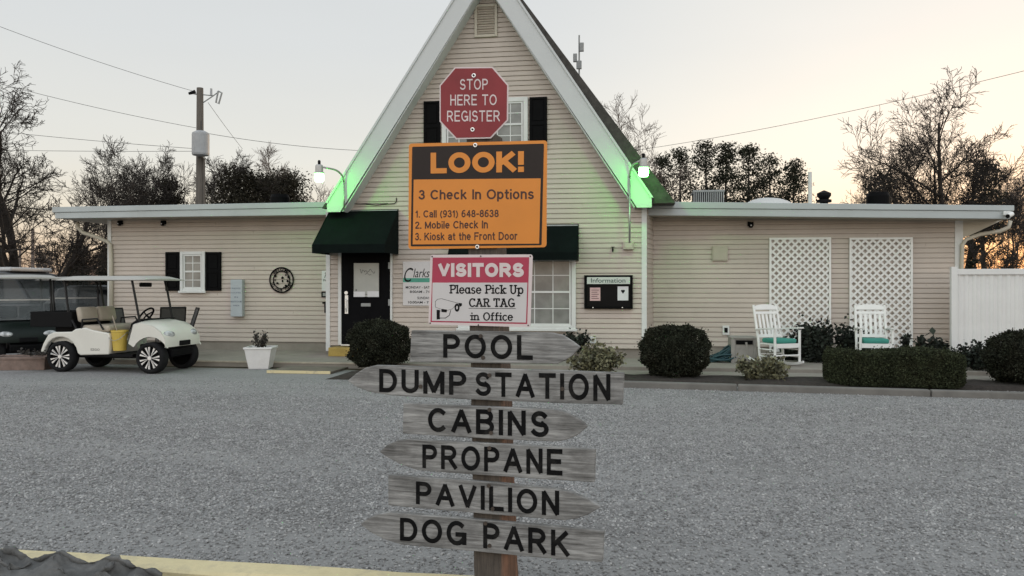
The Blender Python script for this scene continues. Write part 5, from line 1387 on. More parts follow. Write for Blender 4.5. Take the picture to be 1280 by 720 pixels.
# stone planter
a = G(0, 459); c = T(14, 458, 14.75)
r = empty('stone_planter', (c.x, c.y + .3, 0), TH + radians(6), 'low worn stone planter box at the near end of the golf carts', 'planter')
mb = MB(); hw, hd, hh = .50, .28, .245
rings = []
for (w, d, z) in ((hw, hd, 0), (hw + .01, hd + .01, hh - .05), (hw + .025, hd + .025, hh - .048), (hw + .025, hd + .025, hh), (hw - .06, hd - .06, hh), (hw - .07, hd - .07, hh - .06)): rings += [(-w, -d, z), (w, -d, z), (w, d, z), (-w, d, z)]
mb.add(rings, [(i * 4 + k, i * 4 + (k + 1) % 4, (i + 1) * 4 + (k + 1) % 4, (i + 1) * 4 + k) for i in range(5) for k in range(4)] + [(3, 2, 1, 0), (20, 21, 22, 23)])
mb.build('box', BRICKP, r, bevel=.008); MB().box(-hw + .065, hw - .065, -hd + .065, hd - .065, hh - .058, hh - .03).build('soil', MULCH, r)

# ------------------------------------------------------------------ golf carts: local x forward, y to the left, rear axle at x=0
def wheel(root, x, y, R, w, fancy):
    hub = MB()
    t = MB(); ri = .73 if fancy else .62; prof = [(R * ri, -w * .46), (R * .82, -w * .5), (R * .93, -w * .46), (R, -w * .3), (R, w * .3), (R * .93, w * .46), (R * .82, w * .5), (R * ri, w * .46)]
    n = 32; vs = []
    for rr, h in prof:
        for j in range(n):
            a = 2 * pi * j / n; vs.append((x + rr * cos(a), y + h, R + rr * sin(a)))
    k = len(prof)
    t.add(vs, [(i * n + j, i * n + (j + 1) % n, ((i + 1) % k) * n + (j + 1) % n, ((i + 1) % k) * n + j) for i in range(k) for j in range(n)])
    tw = t.build('wheel', RUBBER, root, smooth=True)
    rim = MB(); rim.lathe([(R * (ri + .01), -w * .30), (R * (ri + .01), w * .30)], n, (x, y, R), 'Y'); rim.build('rim', BLACK if fancy else STEELG, tw)
    sgn = -1 if y < 0 else 1
    sp = MB()
    yo = y + sgn * w * .30
    if fancy:
        for i in range(7):
            a = 2 * pi * i / 7
            for da in (-.10, .10):
                pts = [(R * .10, a + da * .6), (R * .34, a + da * .8), (R * .70, a + da * .9), (R * .71, a + da * .9 + .17 * (1 if da > 0 else -1)), (R * .42, a + da * .8 + .13 * (1 if da > 0 else -1))]
                vv = [(x + q * cos(b), yo + sgn * .006, R + q * sin(b)) for q, b in pts]; vb = [(v[0], yo + sgn * .025, v[2]) for v in vv]
                m = len(pts); sp.add(vv + vb, [tuple(range(m)), tuple(range(2 * m - 1, m - 1, -1))] + [(j, j + m, (j + 1) % m + m, (j + 1) % m) for j in range(m)])
        ring_ = []
        sp.lathe([(R * .13, 0), (R * .13, .03)] if sgn > 0 else [(R * .13, -.03), (R * .13, 0)], 14, (x, yo, R), 'Y')
    else:
        sp.lathe([(R * .5, 0), (R * .42, .02), (R * .2, .03), (R * .1, .03)] if sgn > 0 else [(R * .1, -.03), (R * .2, -.03), (R * .42, -.02), (R * .5, 0)], 20, (x, yo, R), 'Y')
    sp.build('spokes' if fancy else 'hub_cap', CHROME if fancy else GALV, tw)
def side_solid(mb, pts, y0, y1): mb.prism(pts, y0, y1)
def golf_cart(loc, rz, label, body, seat, fancy=True, cargo=True, shield=False, lift=.06):
    r = empty('golf_cart', loc, rz, label, 'golf cart')
    R = .28 if fancy else .23
    wb = 1.80 if fancy else 1.62; z0 = .31 if fancy else .27
    hwid = .54
    tr = .47
    for (x, y) in ((0, -tr), (0, tr), (wb, -tr), (wb, tr)): wheel(r, x, y, R, .20, fancy)
    # chassis and floor
    mb = MB().box(-.25, wb + .12, -.34, .34, z0 - .06, z0 + .02); mb.box(.38, wb - .36, -hwid + .02, hwid - .02, z0 - .02, z0 + .03)
    mb.tube([(0, -tr, R), (0, tr, R)], .035, 8); mb.tube([(wb, -tr, R), (wb, tr, R)], .03, 8)
    mb.build('chassis', PLASTK, r)
    # rear body: fender arch over the rear wheel, seat pod
    def archpts(cx, rad, a0, a1, n=9): return [(cx + rad * cos(radians(a0 + (a1 - a0) * i / n)), R + rad * sin(radians(a0 + (a1 - a0) * i / n))) for i in range(n + 1)]
    ra = R + .075
    pts = [(-.42, z0 + .05), (-.36, z0 + .20), (-.26, z0 + .36), (-.14, z0 + .41), (.22, z0 + .42), (.30, z0 + .47), (.50, z0 + .50), (.62, z0 + .46), (.98, z0 + .40), (1.0, z0 + .34), (.98, z0 + .02), (.40, z0 - .0)] + archpts(0, ra, 10, 172)
    for sg in (-1, 1):
        mb = MB(); mb.prism(pts, sg * hwid, sg * (hwid - .10)) if sg > 0 else mb.prism(pts, -hwid, -(hwid - .10))
        mb.build('rear_body_side', body, r, bevel=.022, seg=3)
    MB().prism([(-.36, z0 + .22), (-.26, z0 + .36), (.22, z0 + .41), (.30, z0 + .46), (.97, z0 + .40), (.97, z0 + .03), (.40, z0 + .02), (.36, z0 + .2)], -hwid + .102, hwid - .102).build('rear_body', body, r)
    # seat
    MB().box(.40, .96, -.50, .50, z0 + .42, z0 + .54).build('seat_cushion', seat, r, bevel=.045, seg=4, smooth=True)
    for sg in (-1, 1):
        M = Matrix.Translation((.36, sg * .25, z0 + .53)) @ Matrix.Rotation(radians(-12), 4, 'Y')
        MB().box(-.05, .06, -.235, .235, .06, .34, M).build('seat_back', seat, r, bevel=.05, seg=4, smooth=True)
        MB().tube([(.42, sg * .52, z0 + .44), (.44, sg * .53, z0 + .64), (.74, sg * .53, z0 + .66), (.86, sg * .52, z0 + .46)], .016, 8).build('arm_rail', TUBE, r)
    # front cowl
    fa = archpts(wb, ra, 178, 8)
    cz = z0 + (.62 if fancy else .56)
    prof = [(wb - .40, z0 + .02), (wb - .46, z0 + .30), (wb - .34, cz - .02), (wb - .20, cz + .02), (wb + .08, cz - .04), (wb + .24, cz - .15), (wb + .33, cz - .29), (wb + .32, z0 + .16), (wb + .28, z0 + .10)]
    n = len(prof)
    mb = MB(); ys = (-hwid, -hwid + .09, -.28, .28, hwid - .09, hwid); sc = (.90, .97, 1, 1, .97, .90)
    vs = []
    zmid = z0 + .12
    for y, s in zip(ys, sc):
        for (x, z) in prof: vs.append((x if x < wb else wb + (x - wb) * (s if abs(y) > .3 else 1), y, zmid + (z - zmid) * s))
    # lower edge follows the wheel arch on the sides: add separate fender lips below
    mb.add(vs, [(i * n + j, i * n + j + 1, (i + 1) * n + j + 1, (i + 1) * n + j) for i in range(5) for j in range(1, n - 2)] )
    cow = mb.build('front_cowl', body, r, smooth=True)
    for sg in (-1, 1):
        side = [(wb - .43, z0 + .22), (wb - .33, cz - .06), (wb - .19, cz - .03), (wb + .07, cz - .09), (wb + .21, cz - .19), (wb + .29, cz - .31), (wb + .30, z0 + .20)] + archpts(wb, ra + .02, 28, 150)
        m2 = MB(); m2.prism(side, sg * hwid, sg * (hwid - .045)) if sg > 0 else m2.prism(side, -hwid, -(hwid - .045))
        m2.build('fender', body, r, bevel=.015, seg=3)
        # headlight
        vs_, fs_ = box_core((0, 0, 0), (.075, .15, .062), 12)
        M = Matrix.Translation((wb + .245, sg * .40, cz - .235)) @ Matrix.Rotation(radians(sg * 22), 4, 'Z') @ Matrix.Rotation(radians(24), 4, 'Y')
        MB().add([M @ Vector(v) for v in vs_], [tuple(int(q) for q in f) for f in fs_]).build('headlight', LENS, r, smooth=True)
    MB().box(wb + .315, wb + .35, -.16, .16, z0 + .17, z0 + .26).build('badge_panel', PLASTK, r, bevel=.01)
    MB().prism([(wb - .38, z0 - .02), (wb + .28, z0 - .02), (wb + .31, z0 + .11), (wb + .2, z0 + .16), (wb - .36, z0 + .2)], -.32, .32).build('bumper', PLASTK, r, bevel=.02)
    # dashboard, steering
    MB().prism([(wb - .50, z0 + .30), (wb - .42, cz - .04), (wb - .30, cz + .035), (wb - .16, cz + .035), (wb - .2, cz - .03), (wb - .36, z0 + .3)], -hwid + .06, hwid - .06).build('dashboard', PLASTK, r, bevel=.015)
    sy = .24
    sw = MB(); c = Vector((wb - .62, sy, cz + .08)); ax = Vector((-.80, 0, .60)).normalized(); a = ax.cross(Vector((0, 1, 0))).normalized(); b = Vector((0, 1, 0))
    sw.tube([c + (a * cos(2 * pi * i / 22) + b * sin(2 * pi * i / 22)) * .165 for i in range(23)], .018, 8, cap=False)
    for i in range(3): sw.tube([c, c + (a * cos(2 * pi * i / 3) + b * sin(2 * pi * i / 3)) * .165], .013, 6)
    sw.tube([c, c - ax * .42], .022, 8); sw.build('steering_wheel', PLASTK, r, smooth=True)
    # canopy on four struts
    zr = 1.67 if fancy else 1.72
    for sg in (-1, 1):
        MB().tube([(wb - .24, sg * (hwid - .05), cz), (wb - .34, sg * (hwid - .05), zr - .25), (wb - .40, sg * (hwid - .06), zr)], .02, 8).build('front_strut', TUBE, r)
        MB().tube([(.30, sg * (hwid - .06), z0 + .44), (.12, sg * (hwid - .06), z0 + .75), (.02, sg * (hwid - .08), zr)], .02, 8).build('rear_strut', TUBE, r)
    # roof with a raised rib and rolled edge
    vs = []; xa_ = -.12 if not fancy else -.04; xb_ = wb + .14 if not fancy else wb - .06; xs = np.linspace(xa_, xb_, 9); ys = np.linspace(-.60, .60, 9)
    for x in xs:
        for y in ys:
            ex = max(0, min(1, min(x - xa_, xb_ - x) / .12)); ey = min(1, (.60 - abs(y)) / .12); e = min(ex, ey)
            vs.append((x, y, zr + .055 * e ** .5 + .02 * (1 - (y / .6) ** 2) - .0))
    k = len(vs); vs += [(x, y, zr - .012) for x in xs for y in ys]
    fs = [(i * 9 + j, i * 9 + j + 1, (i + 1) * 9 + j + 1, (i + 1) * 9 + j) for i in range(8) for j in range(8)]
    fs += [tuple(k + q for q in f[::-1]) for f in fs]
    bd = [j for j in range(9)] + [i * 9 + 8 for i in range(1, 9)] + [72 + j for j in range(7, -1, -1)] + [i * 9 for i in range(7, 0, -1)]
    fs += [(bd[i], bd[(i + 1) % len(bd)], bd[(i + 1) % len(bd)] + k, bd[i] + k) for i in range(len(bd))]
    MB().add(vs, fs).build('canopy', ROOFT, r, smooth=False)
    if fancy:
        MB().box(wb - .46, wb - .40, -.20, .10, zr - .13, zr - .05).build('mirror', PLASTK, r, bevel=.015)
    if shield:
        m2 = MB(); p = [(wb - .235, -.46, cz + .02), (wb - .235, .46, cz + .02), (wb - .395, .46, zr - .03), (wb - .395, -.46, zr - .03)]
        m2.add(p + [(v[0] - .006, v[1], v[2]) for v in p], [(0, 1, 2, 3), (7, 6, 5, 4), (0, 4, 5, 1), (1, 5, 6, 2), (2, 6, 7, 3), (3, 7, 4, 0)]); m2.build('windshield', SHIELD, r)
        MB().box(wb - .33, wb - .312, -.46, .46, (cz + zr) / 2 - .012, (cz + zr) / 2 + .012).build('windshield_trim', GALV, r)
    if cargo:
        mb = MB(); bx0, bx1, bz0, bz1 = -.66, .20, z0 + .50, z0 + .78
        mb.box(bx0, bx1, -.50, -.475, bz0, bz1); mb.box(bx0, bx1, .475, .50, bz0, bz1); mb.box(bx0, bx0 + .025, -.475, .475, bz0, bz1); mb.box(bx1 - .025, bx1, -.475, .475, bz0, bz1); mb.box(bx0 + .025, bx1 - .025, -.475, .475, bz0, bz0 + .02)
        mb.build('cargo_box', SEATK, r, bevel=.008)
        MB().box(-.3, .25, -.3, .3, z0 + .40, bz0 - .002).build('cargo_bracket', PLASTK, r)
    if fancy:
        m2 = MB(); text_quad(m2, 'EZGO', [(.62, z0 + .125), (.80, z0 + .125), (.80, z0 + .085), (.62, z0 + .085)], -hwid - .002, .02)
        m2.build('emblem', mat('emblem_grey', (.16, .15, .14), .5), r)
    return r
cA = G(79, 464.5)
hd = TH - radians(10.5)
axis_y = Vector((-sin(hd), cos(hd), 0))
gc_loc = cA + axis_y * .47; gc_loc.z = 0
golf_cart(gc_loc, hd, 'cream golf cart with chrome spoked wheels and beige seat on the gravel', CARTW, SEATB)
# yellow bucket on its floor, with a stick in it
bp = Vector((1.10, -.40, .395)); Rz = Matrix.Rotation(hd, 3, 'Z'); bl = gc_loc + Rz @ bp
r = empty('bucket', bl, 0, 'yellow plastic bucket on the floor of the cream golf cart', 'bucket')
MB().lathe([(.112, 0), (.142, .33), (.150, .335), (.150, .365), (.138, .365), (.132, .30), (.105, .02)], 24).build('pail', BUCKET, r, smooth=False)
MB().tube([(-.148, 0, .33), (-.16, -.08, .30), (-.10, -.16, .22), (0, -.165, .18), (.10, -.15, .22), (.16, -.08, .30), (.148, 0, .33)], .005, 6).build('handle', GALV, r)
mb = MB().tube([bl + Vector((.02, 0, .03)), bl + Vector((-.10, .04, .40)), bl + Vector((-.20, .08, .62))], .012, 6)
tag(mb.build('wooden_stick', mat('pale_stick', (.35, .30, .24), .7)), 'pale wooden stick leaning out of the yellow bucket', 'stick')
# dark green carts
h2 = TH - radians(52)
c = T(33, 452, 16.3); fx = Vector((cos(h2), sin(h2), 0)); ly = Vector((-sin(h2), cos(h2), 0))
base = Vector((c.x, c.y, 0)) - fx * 1.62
golf_cart(base, h2, 'dark green golf cart with a clear windshield behind the stone planter', CARTG, SEATK, fancy=False, cargo=False, shield=True)
gg = [o for o in bpy.data.objects if o.name.startswith('golf_cart') and o.parent is None][-1]
c = T(93, 442, 19.2); b2 = Vector((c.x, c.y, 0)) - fx * 1.62
dup(gg, (b2.x, b2.y, 0), h2 + radians(4), 'dark green golf cart furthest back, seen over the cream cart seat')

# ------------------------------------------------------------------ parked cars behind the carts
def car(name, loc, rz, label, cat, paint, L_, Wd, Hh, boxy, roofm=None):
    r = empty(name, loc, rz, label, cat)
    hb = Hh * .56; hl = L_ / 2
    if boxy: roof = [(-hl * .97, hb), (-hl * .93, Hh * .96), (-hl * .86, Hh), (hl * .22, Hh), (hl * .34, Hh * .97), (hl * .60, hb + .02)]
    else: roof = [(-hl * .95, hb), (-hl * .80, Hh * .95), (-hl * .62, Hh), (hl * .1, Hh * .99), (hl * .24, Hh * .95), (hl * .48, hb + .02)]
    body = [(-hl, .42), (-hl * .99, hb * .8), (-hl * .965, hb), (hl * .60, hb), (hl * .92, hb * .88), (hl, hb * .72), (hl, .38), (hl * .82, .30), (-hl * .85, .30)]
    MB().prism(body, -Wd / 2, Wd / 2).build('body', paint, r, bevel=.06, seg=3)
    vs = []
    for s, wi in ((-1, .46), (1, .46)):
        for (x, z) in roof: vs.append((x, s * Wd * (wi - .06 * (z - hb) / (Hh - hb)), z))
    n = len(roof); MB().add(vs, [tuple(range(n)), tuple(range(2 * n - 1, n - 1, -1))] + [(i, i + n, i + 1 + n, i + 1) for i in range(n - 1)]).build('cabin', roofm or paint, r, bevel=.04, seg=3)
    # side glass, windscreen
    for s in (-1, 1):
        for (xa, xb) in (((-hl * .82, -hl * .42), (-hl * .38, hl * .0), (hl * .04, hl * .28))):
            za, zb = hb + .05, Hh - .12
            def yy(z): return s * (Wd * (.46 - .06 * (z - hb) / (Hh - hb)) + .006)
            xt = xb - .14 if xb > hl * .2 else xb
            MB().add([(xa, yy(za), za), (xb, yy(za), za), (xt, yy(zb), zb), (xa, yy(zb), zb)], [(0, 1, 2, 3)]).build('window', PANED, r)
    a, b = roof[-2], roof[-1]
    MB().add([(a[0] + .02, -Wd * .36, a[1] - .05), (a[0] + .02, Wd * .36, a[1] - .05), (b[0] + .0, Wd * .42, b[1] + .05), (b[0] + .0, -Wd * .42, b[1] + .05)], [(0, 1, 2, 3)]).build('windscreen', PANED, r).location.x = .03
    for (x, y) in ((-hl * .62, -1), (-hl * .62, 1), (hl * .64, -1), (hl * .64, 1)):
        w = MB().lathe([(.22, -.11), (.33, -.11), (.35, -.08), (.35, .08), (.33, .11), (.22, .11)], 24, (x, y * (Wd / 2 - .09), .35), 'Y').build('wheel', RUBBER, r, smooth=False)
        MB().lathe([(.21, -.005), (.21, .005)], 20, (x, y * (Wd / 2 + .022), .35), 'Y').build('rim', GALV, w)
    for y in (-1, 1): MB().box(hl - .05, hl + .004, y * Wd * .36 - .14, y * Wd * .36 + .14, hb * .72, hb * .84).build('headlight', CHROME, r, bevel=.01)
    for x, nm in ((hl, 'front_bumper'), (-hl, 'rear_bumper')): MB().box(x - .06, x + .07, -Wd * .48, Wd * .48, .34, .50).build(nm, PLASTK, r, bevel=.03)
    return r
c = T(12, 360, 22.5); car('parked_van', (c.x, c.y, 0), TH + radians(-12), 'dark van with a pale roof parked behind the green golf cart', 'van', mat('van_lower', (.035, .037, .04), .35, .1, 2, coat=.2), 5.0, 1.95, 1.52 + .020 * 22.5, True)
MB().box(-2.25, .75, -.74, .74, 1.52 + .020 * 22.5 + .004, 1.52 + .020 * 22.5 + .12).build('roof', mat('van_roof', (.5, .5, .5), .4, .1, 2), [o for o in bpy.data.objects if o.name.startswith('parked_van')][0], bevel=.05, seg=3)
c = T(120, 360, 21.5); car('parked_suv', (c.x, c.y, 0), TH + radians(172), 'dark car with a pale roof edge parked past the wing corner', 'car', CARD_, 4.6, 1.85, 1.60, False)
# white end post of the wing fence by the cars
# ------------------------------------------------------------------ white fence at the right
def fence():
    Y = 16.3
    x0 = W(1188, 335, Y).x; x1 = x0 + 4.5; zt = W(1188, 335, Y).z
    r = empty('white_fence', (x0, Y, SLABZ), radians(-3), 'tall white corrugated vinyl fence joining the end of the wing', 'fence')
    h = zt - SLABZ
    MB().box(0, .11, -.06, .05, -.1, h + .02).build('post', FENCEW, r, bevel=.008)
    MB().box(4.3, 4.41, -.06, .05, -.1, h + .02).build('post', FENCEW, r, bevel=.008)
    MB().box(.11, 4.3, -.04, .04, h - .13, h - .02).build('top_rail', FENCEW, r, bevel=.008)
    MB().box(.11, 4.3, -.04, .04, .02, .14).build('bottom_rail', FENCEW, r, bevel=.008)
    mb = MB(); n = 28; vs = []
    for i in range(n + 1):
        for dx, dy in ((0, -.012), (.045, -.02), (.075, .0), (.12, .004)):
            x = .11 + 4.19 * i / (n + 1) + dx
            vs.append((x, dy, .14)); vs.append((x, dy, h - .13))
    k = len(vs) // 2; mb.add(vs, [(2 * i, 2 * i + 2, 2 * i + 3, 2 * i + 1) for i in range(k - 1)])
    mb.build('panel', FENCEW, r)
fence()
# ------------------------------------------------------------------ things on the roofs
def on_roof(px, Y): 
    x = WX(px, Y); return x
def vent_cap(px, top, half, Y, label, zb):
    x = WX(px, Y); zt = WZ(px, top, Y); w = half / 1000 * Y
    r = empty('roof_vent', (x, Y, zb), 0, label, 'roof vent', 'black vents on the wing roofs')
    h = zt - zb
    MB().lathe([(w * .7, 0), (w * .7, h * .45)], 20).build('collar', STEELG, r)
    MB().lathe([(w * .3, h * .35), (w * .98, h * .38), (w, h * .5), (w, h * .82), (w * .85, h * .97), (w * .3, h)], 20).build('cap', BLACK, r, smooth=False)
vent_cap(350, 242.5, 12.5, 19, 'black round roof vent over the wing with the golf carts', 3.36)
vent_cap(1097.5, 240, 13, 19, 'black round roof vent near the free end of the wing', 3.10)
Y = 19.5
x0, x1 = WX(866, Y), WX(906, Y); zt = WZ(886, 237.5, Y)
r = empty('condenser_unit', ((x0 + x1) / 2, Y, 3.2), 0, 'grey louvred air conditioning unit on the wing roof beside the gable', 'air conditioner')
w = (x1 - x0) / 2; h = zt - 3.2
MB().box(-w + .03, w - .03, .03, .7, 0, h - .05).build('casing', PLASTK, r)
mb = MB()
for i in range(15): x = -w + .03 + (2 * w - .06) * i / 14; mb.box(x - .012, x + .012, 0, .028, .04, h - .05)
mb.build('louvres', STEELG, r); MB().box(-w, w, -.01, .73, h - .049, h).build('top_cover', STEELG, r, bevel=.01); MB().box(-w, w, -.01, .73, 0, .04).build('base_pan', STEELG, r)
x0, x1 = WX(928, Y), WX(1001, Y); zt = WZ(965, 243.5, Y)
r = empty('skylight', ((x0 + x1) / 2, Y, 3.18), 0, 'low white domed skylight on the wing roof', 'skylight')
w = (x1 - x0) / 2; h = zt - 3.18
MB().box(-w, w, 0, 1.2, 0, h * .45).build('kerb', DOME, r, bevel=.01)
mb = MB(); n = 12; vs = []
for i in range(n + 1):
    for j in range(5):
        u = -1 + 2 * i / n; v = j / 4; vs.append((u * w * .97, .03 + 1.14 * v, h * .452 + h * .55 * (1 - abs(u) ** 2.2) ** .7 * (.25 + .75 * sin(pi * v) ** .5)))
mb.add(vs, [(i * 5 + j, i * 5 + j + 1, (i + 1) * 5 + j + 1, (i + 1) * 5 + j) for i in range(n) for j in range(4)]); mb.build('dome', DOME, r, smooth=True)
c = W(1012.5, 252, 17.2); zt = W(1012, 215, 17.2).z
mb = MB().tube([(c.x, 17.2, 3.12), (c.x, 17.2, zt)], .038, 10); tag(mb.build('vent_pipe', DOME), 'thin pale upright vent pipe on the wing roof', 'vent pipe')
c = W(1030, 250, 19.5); r = empty('chimney_cap', (c.x, 19.5, 3.1), 0, 'small dark chimney cap behind the pale vent pipe', 'chimney cap')
zt = W(1030, 238, 19.5).z - 3.1
MB().lathe([(.09, 0), (.09, zt * .8)], 14).build('flue', PLASTK, r); MB().lathe([(.17, zt * .6), (.17, zt * .68), (.1, zt * .70), (.16, zt * .82), (.16, zt * .9), (.02, zt)], 14).build('cap', PLASTK, r)
# antenna on the gable roof
Y = 18.5; c = W(724, 92, Y); zt = W(724, 44, Y).z
r = empty('antenna_mast', (c.x, Y, c.z - 1.2), 0, 'thin roof antenna mast carrying three small grey boxes', 'antenna')
MB().tube([(0, 0, 0), (0, 0, zt - c.z + 1.2)], .018, 8).build('mast', STEELG, r)
for (dx, py, w_, h_) in ((.06, 60, .10, .2), (-.09, 73, .09, .19), (.0, 82, .12, .19)):
    z = W(724, py, Y).z - (c.z - 1.2); MB().box(dx - w_ / 2, dx + w_ / 2, -.09, -.02, z - h_ / 2, z + h_ / 2).build('antenna_box', STEELG, r, bevel=.01)

# ------------------------------------------------------------------ utility poles and wires
tp = 30.0
pt = T(250, 110, tp); base = Vector((pt.x, pt.y, 0))
r = empty('utility_pole', base, TH, 'wooden utility pole with a grey transformer behind the wing roof', 'utility pole')
Hh = pt.z
MB().tube([(0, 0, 0), (0, 0, Hh * .5), (0, 0, Hh)], [.17, .15, .12], 14).build('shaft', POLE, r, smooth=False)
k = tp / 1000
MB().lathe([(.0, 0), (.29, .02), (.31, .08), (.31, .78), (.30, .84), (.16, .92), (.0, .94)], 22, (.18, -.40, T(256, 197, tp).z)).build('transformer', TRANSF, r, smooth=False)
MB().tube([(.02, -.16, T(256, 175, tp).z), (.10, -.3, T(256, 178, tp).z)], .03, 6).build('transformer_bracket', STEELG, r)
mb = MB(); za = T(250, 118, tp).z
mb.tube([(.0, 0, za), (.5, 0, za - .05)], .022, 6); mb.tube([(.1, 0, za - .32), (.5, 0, za - .05), (.7, 0, za + .1)], .022, 6); mb.tube([(-.1, 0, za + .0), (-.35, 0, za + .05)], .03, 6)
mb.build('cross_bracket', STEELG, r)
mb = MB(); mb.tube([(.42, 0, za - .04), (.42, 0, za + .22)], [.05, .04], 8); mb.build('insulator', TRANSF, r)
mb = MB(); mb.tube([(.68, 0, za + .12), (.82, 0, za + .06), (.70, 0, za - .36), (.60, 0, za - .30), (.68, 0, za + .12)], .035, 8); mb.build('cutout_fuse', STEELG, r)
mb = MB(); mb.tube([(-.18, 0, za + .1), (-.42, 0, za + .03)], [.08, .05], 8); mb.build('insulator', PLASTK, r)
mb = MB(); mb.tube([(.20, 0, 0), (.16, -.05, T(256, 198, tp).z)], .05, 8); mb.build('conduit', POLE, r)
mb = MB(); mb.tube([(.08, -.1, za - 1.0), (.16, -.12, za - 1.9), (.2, -.3, T(256, 170, tp).z)], .012, 5); mb.build('drop_lead', WIRE, r)
for px, py, tt, h_ in ((41, 286, 60, 0), (25, 306, 75, 0)):
    p = T(px, py, tt)
    MB().tube([(p.x, p.y, 0), (p.x, p.y, p.z)], [.14, .11], 10).build('far_pole', BARKF)
ps = [o for o in bpy.data.objects if o.name.startswith('far_pole')]
tag(ps[0], 'bare brown pole far behind the parked van', 'pole', 'thin poles far behind the vehicles'); tag(ps[1], 'shorter bare pole far off near the leaning tree stem', 'pole', 'thin poles far behind the vehicles')
def wire(p, q, sag, rad, label):
    pl = [p * (1 - i / 14) + q * (i / 14) - UP * sag * 4 * (i / 14) * (1 - i / 14) for i in range(15)]
    tag(MB().tube(pl, rad, 5).build('power_line', WIRE), label, 'power line', 'power lines crossing the sky')
wire(T(-60, 10, 27), T(240, 113.5, 30), .12, .008, 'topmost power line running to the head of the utility pole')
wire(T(-60, 88, 28), T(246, 160, 30), .12, .008, 'power line meeting the utility pole just above the transformer')
wire(T(-40, 160, 33), T(246, 186, 31), .05, .009, 'faint power line reaching the transformer through the bare twigs, upper of two')
wire(T(-40, 187, 33), T(246, 189, 31), .03, .009, 'faint power line reaching the transformer through the bare twigs, lower of two')
wire(T(255, 166, 30), T(470, 189, 32), .12, .009, 'power line from the transformer to the gable roof')
wire(T(260, 128, 30), T(303, 186, 36), .03, .008, 'thin guy wire dropping from the pole head behind the wing')
wire(T(765, 192, 37), T(1400, 58, 24), .30, .009, 'power line rising over the pines and the wing roof')

# ------------------------------------------------------------------ trees
def bare_tree_mesh(seed, Ht, stems, levels=4, twig=.010, r0=.12, up=.35, dens=1.0, start=.3, ang0=.75):
    """stems: (lean to the right, lean in depth, length factor, sideways start) for each stem rising from the base"""
    rs = random.Random(seed); trunk = MB(); tw = [[], []]
    def seg_tube(pts, rads, n):
        b = len(tw[0]); k = len(pts)
        for i, p in enumerate(pts):
            d = (pts[min(i + 1, k - 1)] - pts[max(i - 1, 0)]); d.normalize()
            a = d.orthogonal().normalized(); c = d.cross(a)
            for j in range(n):
                t = 2 * pi * j / n; tw[0].append(p + (a * cos(t) + c * sin(t)) * rads[i])
        for i in range(k - 1):
            for j in range(n): tw[1].append((b + i * n + j, b + i * n + (j + 1) % n, b + (i + 1) * n + (j + 1) % n, b + (i + 1) * n + j))
    def grow(p, d, Ln, r, lev):
        ns = (9, 7, 5, 4, 3, 3)[lev]; wob = (.07, .12, .14, .16, .18, .2)[lev]
        pts = [p.copy()]; rads = [r]; dd = d.copy()
        for i in range(ns):
            dd = (dd + Vector((rs.gauss(0, wob), rs.gauss(0, wob), rs.gauss(0, wob * .6) + up * (.10 if lev else .06)))).normalized()
            pts.append(pts[-1] + dd * Ln / ns); rads.append(max(twig * .7, r * (1 - (.72 if lev < 2 else .6) * (i + 1) / ns)))
        (seg_tube(pts, rads, 5 if lev < 3 else 3) if lev > 0 else trunk.tube(pts, rads, 10))
        if lev >= levels: return
        nc = int((9, 7, 6, 5, 3)[lev] * dens + rs.random())
        f0 = start if lev == 0 else .18
        for c in range(nc):
            f = min(.985, f0 + (1 - f0) * (c + rs.uniform(.1, .9)) / nc)
            i = min(int(f * ns), ns - 1); q = pts[i].lerp(pts[i + 1], f * ns - i)
            dl = (pts[i + 1] - pts[i]).normalized(); o = dl.orthogonal(); o.rotate(Matrix.Rotation(rs.uniform(0, 2 * pi), 3, dl)); ang = rs.uniform(.6, 1.15) * ang0
            nd = (dl * cos(ang) + o.normalized() * sin(ang)).normalized()
            lf = rs.uniform(.38, .6) * (1.15 - .55 * f if lev == 0 else 1.1 - .4 * f) * (1.25 if lev >= 2 else 1)
            grow(q, nd, Ln * lf, max(twig, rads[i] * rs.uniform(.38, .58)), lev + 1)
    for (lx, ly, lf, sx) in stems:
        grow(Vector((sx, 0, -.1)), Vector((lx, ly, 1)).normalized(), Ht * .88 * lf, r0 * max(lf, .8), 0)
    return trunk, tw
def bare_tree(name, px, top, t, seed, label, stems, m=BARK, group=None, **k):
    p = T(px, 360, t); Ht = T(px, top, t).z
    r = empty(name, (p.x, p.y, 0), TH, label, 'tree', group)
    trunk, tw = bare_tree_mesh(seed, Ht, stems, **k)
    zm = max(v.z for v in tw[0]); f = Ht / zm                      # the crown just reaches the wanted height
    trunk.v = [v * f for v in trunk.v]; trunk.build('trunk', m, r, smooth=True)
    np_mesh('branches', np.array([tuple(v * f) for v in tw[0]]), np.array(tw[1]), m, r)
    return r
bare_tree('bare_tree', 9, 64, 25, 11, 'big leafless tree with dense twigs towering over the golf carts', [(-.05, .05, 1, 0), (.62, .05, .66, .3), (.22, -.15, .88, .1), (-.35, -.1, .8, -.1)], levels=5, up=.3, twig=.010, r0=.24, start=.27, ang0=.9, dens=.88)
bare_tree('bare_tree', 152, 172, 36, 12, 'leafless many stemmed tree between the big tree and the utility pole', [(-.22, .1, .9, 0), (.12, 0, 1, .2), (.35, -.1, .85, .3)], up=.45, twig=.0115, r0=.085, start=.46, dens=1.0, ang0=.8)
bare_tree('bare_tree', 285, 196, 41, 62, 'leafless tree whose twigs poke out above the dark vine clad mass', [(-.2, .1, 1, 0), (.2, 0, .95, .2)], up=.4, twig=.012, r0=.08, start=.3)
